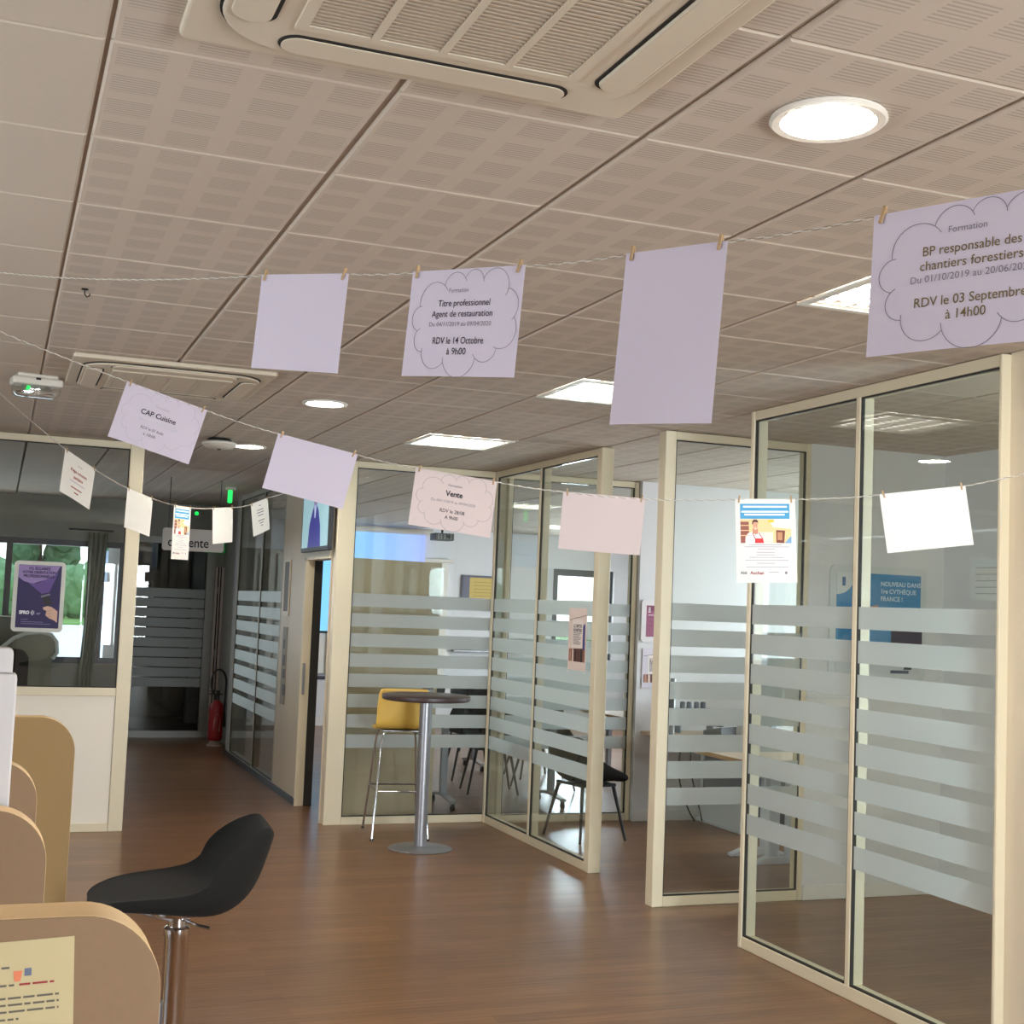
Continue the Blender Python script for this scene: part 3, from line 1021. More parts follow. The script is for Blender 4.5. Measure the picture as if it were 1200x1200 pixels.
def cloud(key, m, wd=0.0009):
    o, w_, h_, warp = SH[key]
    P = [(x * w_, -y * h_) for x, y in CLOUD]
    n = len(P)
    for i in range(n):
        a, b = Vector(P[i]), Vector(P[(i + 1) % n])
        ch = b - a
        L = ch.length
        s_ = BUL[i] * L
        R = (L * L / 4 + s_ * s_) / (2 * s_)
        out = Vector((-ch.y, ch.x)).normalized()
        if out.dot((a + b) / 2 - Vector((w_ / 2, -h_ / 2))) < 0:
            out = -out
        cc = (a + b) / 2 + out * (s_ - R)
        a0 = math.atan2(a.y - cc.y, a.x - cc.x)
        a1 = math.atan2(b.y - cc.y, b.x - cc.x)
        while a1 > a0:
            a1 -= 2 * PI
        ext = 0.18 if i % 3 else 0.3
        pts = [(cc.x + R * math.cos(a0 + (a1 - a0) * q), cc.y + R * math.sin(a0 + (a1 - a0) * q)) for q in [j / 14 * (1 + ext * 0.5) for j in range(15)]]
        ribbon(pts, wd, o, m, warp, 'cloud_arc')


def T(key, s, size, x, y, m, bold=0.0, fit=None, **kw):
    o, w_, h_, warp = SH[key]
    return text(s, size, x * w_, -y * h_, o, m, bold, fit and fit * w_, warp=warp, **kw)


def bar(key, x0, x1, y, hgt, m, name='printed_line', z=0.0006):
    o, w_, h_, warp = SH[key]
    return ribbon([(w_ * (x0 + (x1 - x0) * i / 6), -y * h_) for i in range(7)], hgt * h_, o, m, warp, name, z)


def shape(key, pts, m, name='printed_picture', z=0.0009):
    o, w_, h_, warp = SH[key]
    k = B()
    k.bm.faces.new([k.bm.verts.new((x * w_, -y * h_, z + warp(x * w_, -y * h_))) for x, y in pts])
    return k.build(name, m, o)


cloud('s1b', INK_GREY, 0.0011)
T('s1b', 'Formation', 0.0125, .45, .20, INK_GREY)
T('s1b', 'Titre professionnel', 0.018, .51, .32, INK, 0.00012, .46)
T('s1b', 'Agent de restauration', 0.018, .50, .42, INK, 0.00012, .54)
T('s1b', 'Du 04/11/2019 au 09/04/2020', 0.0125, .49, .515, INK_GREY, 0.0, .55)
T('s1b', 'RDV le 14 Octobre', 0.019, .49, .67, INK, 0.00012, .45)
T('s1b', 'à 9h00', 0.019, .49, .77, INK, 0.00012, .17)
cloud('s1d', INK_GREY, 0.0011)
T('s1d', 'Formation', 0.0135, .48, .19, INK_GREY)
T('s1d', 'BP responsable des', 0.0195, .50, .32, INK_GOLD, 0.00012, .47)
T('s1d', 'chantiers forestiers', 0.0195, .50, .42, INK_GOLD, 0.00012, .49)
T('s1d', 'Du 01/10/2019 au 20/06/2020', 0.0145, .50, .51, INK_GREY, 0.0, .58)
T('s1d', 'RDV le 03 Septembre', 0.0195, .50, .67, INK_GOLD, 0.00012, .53)
T('s1d', 'à 14h00', 0.0195, .49, .77, INK_GOLD, 0.00012, .19)
cloud('s2a', INK_PALE, 0.0007)
T('s2a', 'Formation', 0.012, .50, .25, INK_PALE)
T('s2a', 'CAP Cuisine', 0.026, .48, .40, INK, 0.0005, .43)
bar('s2a', .27, .74, .53, .026, INK_FAINT)
T('s2a', 'RDV le 07 Août', 0.014, .46, .66, INK_GREY, 0.0003, .28)
T('s2a', 'à 10h00', 0.014, .45, .76, INK_GREY, 0.0003, .15)
cloud('s2c', INK_GREY, 0.0009)
T('s2c', 'Formation', 0.012, .50, .21, INK_GREY, 0.0002)
T('s2c', 'Vente', 0.028, .50, .36, INK, 0.0008, .21)
T('s2c', 'Du 04/11/2019 au 09/04/2020', 0.0135, .50, .50, INK_GREY, 0.0, .54)
T('s2c', 'RDV le 28/08', 0.0185, .50, .665, INK, 0.00012, .30)
T('s2c', 'A 9h00', 0.0185, .50, .775, INK, 0.00012, .16)
T('s3a', 'Formation', 0.011, .51, .20, INK_GREY)
T('s3a', 'Prépa concours', 0.022, .50, .36, INK_RED, 0.0006, .52)
T('s3a', 'sanitaire', 0.022, .50, .50, INK_RED, 0.0006, .30)
bar('s3a', .25, .74, .61, .022, INK_FAINT)
bar('s3a', .30, .66, .745, .025, INK_RED)
bar('s3a', .42, .56, .845, .028, INK_RED)
for y, a, b in ((.14, .44, .56), (.27, .32, .68), (.35, .30, .70), (.44, .34, .66), (.60, .33, .70), (.68, .40, .62), (.76, .46, .58)):
    bar('s3e', a, b, y, .028, INK_GREY)


def flyer(key, far=False):
    shape(key, [(.08, .06), (.90, .06), (.90, .24), (.08, .24)], ink(70, 158, 206), 'blue_header', 0.0006)
    for y, a, b in ((.095, .13, .86), (.155, .10, .88), (.19, .15, .82)):
        bar(key, a, b, y, .022, ink(236, 246, 250), 'header_line', 0.001)
    shape(key, [(.08, .245), (.92, .245), (.92, .53), (.08, .53)], ink(240, 206, 152), 'printed_photo', 0.0006)
    shape(key, [(.08, .275), (.22, .275), (.22, .53), (.08, .53)], ink(150, 84, 70))
    for y in (.32, .38, .44):
        bar(key, .08, .22, y, .012, ink(226, 190, 150), 'shelf_line', 0.0012)
    shape(key, [(.55, .245), (.92, .245), (.92, .36), (.62, .34)], ink(246, 236, 224))
    shape(key, [(.54, .25), (.64, .25), (.64, .28), (.55, .285)], ink(226, 200, 60))
    shape(key, [(.40, .40), (.62, .40), (.62, .53), (.40, .53)], ink(238, 230, 214))
    shape(key, [(.67, .375), (.82, .38), (.80, .53), (.67, .525)], ink(120, 58, 50))
    shape(key, [(.69, .40), (.775, .40), (.77, .495), (.69, .495)], ink(196, 140, 104), z=0.0012)
    shape(key, [(.81, .53), (.92, .44), (.92, .53)], ink(120, 168, 212))
    # the man: shirt, neck, face, hair, apron
    shape(key, [(.155, .53), (.16, .46), (.20, .415), (.27, .395), (.38, .395), (.44, .43), (.47, .53)], ink(246, 240, 236), z=0.0012)
    shape(key, [(.28, .36), (.37, .36), (.37, .415), (.33, .43), (.28, .41)], ink(206, 142, 116), z=0.0014)
    shape(key, [(.285 + .0, .30), (.30, .265), (.355, .265), (.365, .30), (.362, .345), (.34, .38), (.31, .38), (.288, .345)], ink(222, 164, 136), z=0.0016)
    shape(key, [(.272, .305), (.28, .265), (.305, .25), (.35, .25), (.372, .268), (.374, .30), (.36, .282), (.30, .28), (.284, .31)], ink(80, 48, 40), z=0.0018)
    shape(key, [(.312, .352), (.346, .352), (.336, .365), (.32, .365)], ink(250, 246, 240), z=0.0018)
    shape(key, [(.305, .31), (.318, .31), (.318, .316), (.305, .316)], ink(70, 46, 40), z=0.0018)
    shape(key, [(.338, .31), (.351, .31), (.351, .316), (.338, .316)], ink(70, 46, 40), z=0.0018)
    shape(key, [(.315, .53), (.32, .475), (.45, .475), (.465, .53)], ink(206, 44, 52), z=0.0015)
    for pts in ([(.28, .41), (.32, .48)], [(.38, .405), (.445, .48)]):
        o, w_, h_, warp = SH[key]
        ribbon([(x * w_, -y * h_) for x, y in pts], 0.003, o, ink(200, 70, 70), warp, 'apron_strap', 0.0015)
    for y, a, b in ((.55, .22, .76), (.575, .14, .88), (.60, .36, .64), (.64, .34, .64), (.67, .34, .64), (.70, .22, .78), (.735, .15, .86), (.77, .34, .64), (.815, .16, .86)):
        bar(key, a, b, y, .009, INK_FAINT)
    if not far:
        text('Aldi', 0.014, .12 * .21, -.885 * .297, SH[key][0], INK, 0.0002, warp=SH[key][3], name='printed_mark')
    else:
        bar(key, .07, .19, .885, .02, INK_GREY, 'printed_mark')
    T(key, 'Auchan', 0.0155, .34, .885, INK_RED, 0.0004, .23, name='printed_mark')
    bar(key, .54, .70, .875, .012, INK_FAINT, 'printed_mark')
    shape(key, [(.80, .87), (.83, .865), (.84, .885), (.825, .90), (.80, .89)], INK_GREY, 'printed_mark', 0.0006)


flyer('s2e')
flyer('s3c', True)


# twine: three strings passing over the pegs
def world(key, x, y, z=0.0):
    return SH[key][0].matrix_world @ Vector((x, y, z))


def twine(pts, label, r=0.0011):
    path = []
    for a, b in zip(pts, pts[1:]):
        n = max(2, int((b - a).length / 0.05))
        sag = 0.012 * (b - a).length
        for q in range(n):
            f = q / n
            p = a.lerp(b, f)
            p.z -= sag * 4 * f * (1 - f)
            path.append(p)
    path.append(pts[-1])
    # two twisted strands
    t = thing('string', label, 'string', path[0], 0, 'strings with sheets')
    o0 = path[0]
    dense = []
    for a, b in zip(path, path[1:]):
        m_ = max(1, int((b - a).length / 0.006))
        dense += [a.lerp(b, q / m_) for q in range(m_)]
    dense.append(path[-1])
    for ph, mm in ((0, TWINE), (PI, mat('twine_dark', c(158, 146, 128), 0.9, noise=0.3, nscale=90))):
        pp = []
        for i, p in enumerate(dense):
            a = ph + i * 1.05
            pp.append(p - o0 + Vector((0, 0.35, 0)) * r * math.cos(a) + Vector((0, 0, 1)) * r * math.sin(a))
        B().tube(pp, r * 0.75, 4).build('strand', mm, t, True)
    return t


def ends(keys):
    out = []
    for k_ in keys:
        w_ = SH[k_][1]
        out += [world(k_, 0.0, -0.002, -0.0012), world(k_, w_, -0.002, -0.0012)]
    return out


twine([Vector((-0.06, 4.045, 2.612))] + ends(('s1a', 's1b', 's1c', 's1d')) + [Vector((1.75, 0.35, 2.5))], 'twisted white string carrying the four nearest big sheets', 0.0012)
twine([Vector((-0.62, 4.9, CEIL - 0.01))] + ends(('s2a', 's2b', 's2c', 's2d', 's2e', 's2f')) + [Vector((3.735, 3.46, 2.38))], 'thin string crossing the lobby with six sheets from CAP Cuisine onward', 0.0016)
twine([Vector((-0.42, 5.55, CEIL - 0.01))] + ends(('s3a', 's3b', 's3c', 's3d', 's3e')) + [Vector((2.43, 9.97, 2.72))], 'far thin string sagging in front of the office and corridor', 0.0018)


# pegs
def peg_parts(t):
    for s_, nm in ((1, 'front_jaw'), (-1, 'rear_jaw')):
        k = B()
        k.prism([(s_ * 0.0007, -0.018), (s_ * 0.0035, -0.016), (s_ * 0.0042, 0.0), (s_ * 0.006, 0.017), (s_ * 0.003, 0.018), (s_ * 0.001, 0.0)], -0.0035, 0.0035, 'YZ')
        me = k.mesh(nm, PEG)
        me.transform(Matrix.Rotation(PI / 2, 4, 'X') @ Matrix.Rotation(0, 4, 'Z'))
        for v in me.vertices:
            v.co = Vector((v.co.x, -v.co.y if False else v.co.y, v.co.z))
        link(nm, me, t)
    B().tube([(-0.0042, 0.001, 0.0035), (-0.0045, 0.002, -0.0035), (-0.0045, -0.002, -0.0035), (-0.0042, -0.001, 0.0035)], 0.0006, 5).build('spring', STEEL, t, True)


SHORT = {'s1a': 'blank square-looking sheet', 's1b': 'agent de restauration sheet', 's1c': 'tall blank sheet', 's1d': 'chantiers forestiers sheet',
         's2a': 'CAP Cuisine sheet', 's2b': 'tilted lilac-shaded blank sheet', 's2c': 'Vente sheet', 's2d': 'blank pale pink-shaded sheet', 's2e': 'larger shop flyer', 's2f': 'brightest blank sheet',
         's3a': 'red-heading sheet', 's3b': 'far blank sheet', 's3c': 'small shop flyer', 's3d': 'small blank sheet by exit sign', 's3e': 'last faint-lined sheet'}
peg0 = None
for row in (('s1a', 's1b', 's1c', 's1d'), ('s2a', 's2b', 's2c', 's2d', 's2e', 's2f'), ('s3a', 's3b', 's3c', 's3d', 's3e')):
    for i, key in enumerate(row):
        o, w_, h_, warp = SH[key]
        for e, x in ((0, 0.014), (1, w_ - 0.014)):
            nb = row[i - 1] if e == 0 and i > 0 else row[i + 1] if e == 1 and i < len(row) - 1 else None
            lab = 'wooden peg on the %s, %s' % (SHORT[key], 'at its corner towards the ' + SHORT[nb] if nb else 'at its outer corner')
            ws = lab.split()
            if len(ws) > 16:
                lab = 'wooden peg on the %s, towards the %s' % (SHORT[key], SHORT[nb])
            if key == 's1d' and e == 1:
                continue
            if peg0 is None:
                t = thing('clothes_peg', lab, 'clothes peg', (0, 0, 0), 0, 'wooden pegs on the strings')
                peg_parts(t)
                peg0 = t
            else:
                t = dup(peg0, (0, 0, 0), 0, lab)
            t.matrix_world = o.matrix_world @ Matrix.Translation((x, -0.001, 0)) @ Matrix.Rotation(math.radians(random.uniform(-14, 10)), 4, 'Z') @ Matrix.Scale(0.74, 4)

# ------------------------------------------------------------------ posters
def poster(name, label, cat, M, w_, h_, face, frame=None, fw_=0.02, rad=0.0, thick=0.004, group=None):
    """flat sheet facing local +z, origin at its lower-left corner"""
    k = B()
    k.prism(rounded(0, w_, 0, h_, rad, 6) if rad else [(0, 0), (w_, 0), (w_, h_), (0, h_)], 0, thick, 'XY')
    o = k.build(name, frame or face, None)
    o.matrix_world = M
    tag(o, label, cat, group)
    if frame:
        B().prism([(fw_, fw_), (w_ - fw_, fw_), (w_ - fw_, h_ - fw_), (fw_, h_ - fw_)], thick, thick + 0.0012, 'XY').build('print', face, o)
    return o


def facing_y(x, y, z):          # faces -Y
    return Matrix(((1, 0, 0, x), (0, 0, -1, y), (0, 1, 0, z), (0, 0, 0, 1)))


def facing_x(x, y, z):          # faces -X, local x runs towards -Y
    return Matrix(((0, 0, -1, x), (-1, 0, 0, y), (0, 1, 0, z), (0, 0, 0, 1)))


def quad(o, pts, m, z, name='printed_shape'):
    k = B()
    k.poly(pts, z)
    return k.build(name, m, o)


# purple orientation poster on the office glass
PW, PH = 0.345, 0.50
pz = 0.0055
o = poster('wall_poster', 'purple orientation poster in a clear rounded holder on the office glass', 'poster', facing_y(0.102, 9.9685, 1.405), PW, PH, ink(44, 34, 84), ink(206, 206, 200), 0.028, 0.03)
a0, b0, a1, b1 = 0.028, 0.04, PW - 0.028, PH - 0.03
quad(o, [(a0, b1), (a0, b1 - 0.085), (a0 + 0.04, b1 - 0.115), (a0 + 0.1, b1 - 0.13), (a1 - 0.05, b1 - 0.08), (a1 - 0.01, b1)], ink(150, 128, 182), pz, 'torch_beam')
quad(o, [(a0 + 0.07, b1 - 0.125), (a0 + 0.165, b1 - 0.20), (a0 + 0.215, b1 - 0.185), (a1 - 0.02, b1 - 0.04), (a1 - 0.05, b1 - 0.07), (a0 + 0.13, b1 - 0.128)], ink(98, 74, 142), pz, 'torch_beam')
quad(o, [(0.185, 0.255), (0.245, 0.275), (0.25, 0.263), (0.19, 0.243)], ink(120, 116, 128), pz + 0.0003, 'torch_head')
quad(o, [(0.195, 0.243), (0.24, 0.258), (0.265, 0.2), (0.225, 0.185)], ink(40, 36, 40), pz + 0.0003, 'torch_body')
quad(o, [(0.205, 0.175), (0.235, 0.185), (0.262, 0.18), (0.285, 0.165), (0.305, 0.15), (0.305, 0.07), (0.285, 0.085), (0.25, 0.10), (0.225, 0.12), (0.232, 0.15), (0.21, 0.16)], ink(206, 168, 150), pz + 0.0006, 'printed_hand')
for q in range(3):
    quad(o, [(0.228 + q * 0.004, 0.15 - q * 0.02), (0.262 + q * 0.002, 0.156 - q * 0.02), (0.262, 0.152 - q * 0.02), (0.228 + q * 0.004, 0.146 - q * 0.02)], ink(168, 122, 106), pz + 0.0009, 'finger_line')
for i, (s_, y_, f_) in enumerate((('ICI, ÉCLAIREZ', 0.447, 0.145), ('VOTRE ORIENTATION', 0.420, 0.225), ('PROFESSIONNELLE', 0.393, 0.205))):
    text(s_, 0.026, 0.17 - 0.002 * i, y_, o, ink(38, 28, 66), 0.0010, f_, z=pz + 0.0006)
text('SPRO', 0.032, 0.083, 0.135, o, ink(236, 234, 240), 0.0014, 0.068, z=pz + 0.0003)
for r in (0.012, 0.02, 0.028):
    ribbon([(0.118 + r * math.cos(a), 0.135 + r * 0.8 * math.sin(a)) for a in [-0.9 + 1.8 * i / 8 for i in range(9)]], 0.003, o, ink(226, 224, 236), None, 'logo_arc', pz + 0.0003)
quad(o, [(0.150, 0.12), (0.1515, 0.12), (0.1515, 0.15), (0.150, 0.15)], ink(150, 144, 180), pz + 0.0003, 'divider_line')
text('agir', 0.02, 0.178, 0.132, o, ink(150, 144, 190), 0.0003, z=pz + 0.0003)
for y_, x_ in ((0.085, 0.11), (0.068, 0.21), (0.055, 0.26)):
    quad(o, [(0.065, y_), (x_, y_), (x_, y_ + 0.004), (0.065, y_ + 0.004)], ink(120, 112, 156), pz + 0.0003, 'printed_line')


def comptoir(o, w_, h_, z):
    quad(o, [(0.06 * w_, 0.14 * h_), (0.94 * w_, 0.14 * h_), (0.94 * w_, 0.36 * h_), (0.06 * w_, 0.34 * h_)], ink(110, 66, 58), z, 'printed_photo')
    for i, (cx, col) in enumerate(((0.14, (190, 140, 120)), (0.28, (226, 206, 190)), (0.44, (44, 36, 40)), (0.6, (84, 50, 44)), (0.76, (30, 28, 32)), (0.88, (150, 96, 80)))):
        quad(o, [((cx - 0.05) * w_, 0.14 * h_), ((cx + 0.05) * w_, 0.14 * h_), ((cx + 0.045) * w_, 0.33 * h_), ((cx - 0.045) * w_, 0.35 * h_)], ink(*col), z + 0.0004, 'printed_figure')
    quad(o, [(0.22 * w_, 0.36 * h_), (0.80 * w_, 0.36 * h_), (0.80 * w_, 0.82 * h_), (0.22 * w_, 0.82 * h_)], ink(244, 234, 230), z + 0.0006, 'notice_board')
    quad(o, [(0.82 * w_, 0.34 * h_), (0.93 * w_, 0.34 * h_), (0.93 * w_, 0.76 * h_), (0.82 * w_, 0.72 * h_)], ink(58, 66, 140), z + 0.0006, 'blue_panel')
    ribbon([(0.05 * w_, 0.80 * h_), (0.4 * w_, 0.84 * h_), (0.7 * w_, 0.86 * h_), (0.97 * w_, 0.89 * h_)], 0.004, o, ink(120, 110, 110), None, 'printed_line', z + 0.0004)
    text('LE COMPTOIR', 0.03, 0.51 * w_, 0.71 * h_, o, ink(52, 50, 72), 0.0009, 0.46 * w_, z=z + 0.0009)
    text('DES MÉTIERS', 0.03, 0.51 * w_, 0.64 * h_, o, ink(52, 50, 72), 0.0009, 0.46 * w_, z=z + 0.0009)
    for i in range(8):
        y_ = (0.59 - 0.025 * i) * h_
        quad(o, [(0.28 * w_, y_), ((0.72 - 0.05 * (i % 3)) * w_, y_), ((0.72 - 0.05 * (i % 3)) * w_, y_ + 0.006), (0.28 * w_, y_ + 0.006)], ink(160, 152, 154), z + 0.0009, 'printed_line')


o = poster('wall_poster', 'pale pink job fair poster stuck on the glass beside the end post', 'poster', facing_x(3.7185, 8.46, 1.30), 0.30, 0.425, ink(238, 220, 214), thick=0.0008)
comptoir(o, 0.30, 0.425, 0.0012)
for x_ in (0.012, 0.288):
    k = B().lathe([(0.004, 0.0), (0.006, 0.002), (0.0001, 0.003)], 10, (x_, -0.012, 0.0))
    k.build('sticker_dot', ink(235, 235, 232), o)
o = poster('wall_poster', 'pale job fair poster on the alcove wall under the plum notice', 'poster', facing_y(5.025, 9.895, 1.09), 0.235, 0.33, ink(220, 214, 226), thick=0.003)
comptoir(o, 0.235, 0.33, 0.0034)
o = poster('wall_poster', 'plum notice in a white rounded frame on the alcove wall', 'poster', facing_y(5.0, 9.895, 1.47), 0.265, 0.35, ink(160, 92, 122), ink(232, 228, 230), 0.045, 0.03, 0.012)
quad(o, [(0.05, 0.26), (0.215, 0.26), (0.215, 0.30), (0.05, 0.30)], ink(126, 62, 92), 0.0136, 'printed_band')
for y_ in (0.278, 0.262, 0.246):
    quad(o, [(0.06, y_), (0.082, y_), (0.082, y_ + 0.01), (0.06, y_ + 0.01)], ink(236, 226, 234), 0.0140, 'printed_mark')
quad(o, [(0.06, 0.222), (0.20, 0.222), (0.20, 0.228), (0.06, 0.228)], ink(236, 220, 232), 0.0140, 'printed_line')
for y_ in (0.205, 0.17, 0.135):
    quad(o, [(0.06, y_), (0.19, y_), (0.19, y_ + 0.005), (0.06, y_ + 0.005)], ink(140, 76, 104), 0.0140, 'printed_line')

# blue poster in the small office
BW, BH = 0.73, 0.72
o = poster('wall_poster', 'blue job library poster in a white rounded frame inside the small office', 'poster', facing_y(4.84, 6.995, 1.34), BW, BH, ink(64, 138, 190), ink(214, 218, 218), 0.045, 0.04, 0.012)
zz = 0.0136
k = B()
k.poly([(0.045, BH - 0.045)] + [(0.045 + 0.14 * math.sin(a), BH - 0.045 - 0.14 * math.cos(a)) for a in [PI / 2 * i / 8 for i in range(9)]], zz)
k.build('white_corner', ink(222, 226, 226), o)
quad(o, [(0.085, BH - 0.13), (0.11, BH - 0.13), (0.11, BH - 0.075), (0.085, BH - 0.075)], ink(70, 110, 160), zz + 0.0004, 'small_logo')
for s_, y_ in (('NOUVEAU DANS', 0.612), ('1re CVTHÈQUE', 0.565), ('FRANCE !', 0.518)):
    text(s_, 0.040, 0.375, y_, o, ink(214, 226, 234), 0.001, z=zz + 0.0004, align='LEFT')
quad(o, [(0.18, 0.36), (0.26, 0.46), (0.36, 0.48), (0.36, 0.36)], ink(188, 140, 112), zz + 0.0004, 'printed_face')
quad(o, [(0.11, 0.34), (0.22, 0.36), (0.30, 0.40), (0.30, 0.34)], ink(66, 62, 70), zz + 0.0004, 'printed_figure')
quad(o, [(0.48, 0.34), (0.50, 0.43), (0.60, 0.45), (0.66, 0.34)], ink(196, 178, 168), zz + 0.0004, 'printed_hand')
quad(o, [(0.46, 0.20), (0.70, 0.20), (0.70, 0.33), (0.46, 0.33)], ink(62, 46, 66), zz + 0.0008, 'printed_screen')
quad(o, [(0.045, 0.045), (0.685, 0.045), (0.685, 0.17), (0.045, 0.17)], ink(206, 210, 212), zz + 0.0004, 'white_footer')
quad(o, [(0.56, 0.075), (0.62, 0.075), (0.63, 0.11), (0.57, 0.11)], ink(60, 62, 74), zz + 0.0008, 'printed_mark')
quad(o, [(0.46, 0.05), (0.60, 0.05), (0.60, 0.07), (0.46, 0.07)], ink(84, 92, 112), zz + 0.0008, 'printed_mark')
o = poster('wall_notice', 'white notice sheet on the side wall of the small office', 'notice', facing_x(5.715, 6.74, 1.86), 0.30, 0.27, ink(226, 230, 230), thick=0.002)
for i in range(5):
    quad(o, [(0.05, 0.05 + i * 0.04), (0.24, 0.05 + i * 0.04), (0.24, 0.056 + i * 0.04), (0.05, 0.056 + i * 0.04)], ink(176, 182, 184), 0.0026, 'printed_line')

# ------------------------------------------------------------------ standing booths at the picture's corner
def booth(y, x1, top, thick, face, label, x0=-1.1, r=0.085):
    t = thing('booth_divider', label, 'divider', (x1, y, 0), 0, 'rounded booth dividers')
    w_ = x1 - x0
    # a thick core wearing a coloured laminate on each side
    B().prism(rounded(-w_, 0, 0, top, r, 12, (0, 0, 1, 0)), 0.003, thick - 0.003, 'XZ').build('edge_band', TAN_EDGE, t, True)
    for a, b in ((0.0, 0.003), (thick - 0.003, thick)):
        B().prism(rounded(-w_, -0.0006, 0.0, top - 0.0006, r - 0.0006, 12, (0, 0, 1, 0)), a, b, 'XZ').build('laminate_face', face, t)
    return t


booth(1.52, 0.195, 1.356, 0.075, TAN, 'nearest tan rounded divider with a typed notice stuck on it')
booth(2.26, 0.10, 1.356, 0.06, TAN, 'brown rounded divider right behind the one with the notice')
booth(2.97, 0.105, 1.346, 0.06, TAN, 'brown rounded divider squeezed between the ochre one and the white screen')
booth(4.0, 0.235, 1.346, 0.06, OCHRE, 'tall-looking ochre divider with rounded corner before the off-white panel', r=0.10)
t = thing('booth_counter', 'narrow tan shelf between the rounded booth dividers', 'counter', (-0.35, 1.6, 0))
B().box(-0.75, 0.0, 0.0, 0.655, 0.98, 1.02, 0.003).build('worktop', TAN, t)
B().box(-0.75, -0.71, 0.0, 0.655, 0.0, 0.98).build('back_panel', TAN, t)
KWHITE = mat('kiosk_white', c(196, 190, 190), 0.5, noise=0.015)
t = thing('kiosk_screen', 'white stepped screen housing standing behind the brown divider', 'kiosk', (0.04, 2.35, 0))
B().prism(rounded(-0.55, 0.0, 1.02, 1.565, 0.008, 4, (0, 0, 1, 0)), 0.0, 0.05, 'XZ', 0.003).build('housing', KWHITE, t)
B().prism(rounded(-0.55, -0.008, 1.565, 1.607, 0.010, 4, (0, 0, 1, 0)), 0.01, 0.05, 'XZ', 0.003).build('upper_cap', KWHITE, t)
B().box(-0.5, -0.06, -0.004, 0.0, 1.1, 1.52).build('display_back', ink(186, 181, 182), t)
B().box(-0.35, -0.2, 0.0, 0.06, 0.0, 1.02, 0.004).build('stand', KWHITE, t)

NW, NH = 0.21, 0.297
o = poster('paper_notice', 'typed cream notice stuck on the nearest tan divider', 'notice', facing_y(-0.096, 1.5195, 1.03) @ Matrix.Rotation(math.radians(2.5), 4, 'Z'), NW, NH, P_CREAM, thick=0.0006)
lm = ink(96, 88, 76)
for y_, a, b, m_ in ((0.269, .05, .145, lm), (0.261, .05, .125, lm), (0.2505, .02, .150, lm), (0.2505, .155, .19, INK_RED), (0.237, .01, .195, lm), (0.230, .01, .195, lm), (0.223, .01, .195, lm), (0.215, .01, .155, lm), (0.196, .12, .155, lm), (0.196, .175, .195, lm), (0.181, .09, .135, lm), (0.165, .11, .165, lm), (0.156, .145, .195, lm), (0.149, .13, .19, INK_RED), (0.14, .02, .19, lm), (0.13, .02, .18, lm), (0.118, .02, .19, lm)):
    x = a
    seg = []
    while x < b:
        e = min(b, x + random.uniform(0.006, 0.018))
        seg.append((x, e))
        x = e + 0.0022
    k = B()
    for p, q in seg:
        k.poly([(p, y_), (q, y_), (q, y_ + 0.0022), (p, y_ + 0.0022)], 0.0011)
    k.build('typed_line', m_, o)
quad(o, [(0.150, 0.255), (0.156, 0.255), (0.158, 0.266), (0.149, 0.266)], ink(214, 120, 84), 0.0011, 'crest')
quad(o, [(0.160, 0.260), (0.167, 0.260), (0.167, 0.268), (0.160, 0.268)], ink(98, 104, 128), 0.0011, 'crest')

# ------------------------------------------------------------------ black bar stool
def shell(name, prof, widths, dish, thick, m, parent, nt=13, smooth=True, wrap=None):
    """upholstered shell swept along a profile in local x-z, spread along y"""
    k = B()
    n = len(prof)
    tops, bots = [], []
    for i, (x, z) in enumerate(prof):
        a = prof[max(i - 1, 0)]
        b = prof[min(i + 1, n - 1)]
        tx, tz = b[0] - a[0], b[1] - a[1]
        l = math.hypot(tx, tz)
        nx, nz = -tz / l, tx / l
        rt_, rb_ = [], []
        for j in range(nt):
            s_ = -1 + 2 * j / (nt - 1)
            yy = widths[i] * math.sin(s_ * PI / 2)
            lift = dish[i] * s_ * s_
            th = thick[i] * (1 - 0.75 * abs(s_) ** 4)
            px, pz_ = x + nx * lift, z + nz * lift
            rt_.append(k.bm.verts.new((px, yy, pz_)))
            rb_.append(k.bm.verts.new((px - nx * th, yy, pz_ - nz * th)))
        tops.append(rt_)
        bots.append(rb_)
    for i in range(n - 1):
        for j in range(nt - 1):
            k.bm.faces.new((tops[i][j], tops[i][j + 1], tops[i + 1][j + 1], tops[i + 1][j]))
            k.bm.faces.new((bots[i][j], bots[i + 1][j], bots[i + 1][j + 1], bots[i][j + 1]))
        for j in (0, nt - 1):
            k.bm.faces.new((tops[i][j], tops[i + 1][j], bots[i + 1][j], bots[i][j]))
    for i in (0, n - 1):
        for j in range(nt - 1):
            k.bm.faces.new((tops[i][j], tops[i][j + 1], bots[i][j + 1], bots[i][j]))
    o = k.build(name, m, parent, smooth)
    md = o.modifiers.new('smooth', 'SUBSURF')
    md.levels = md.render_levels = 2
    return o


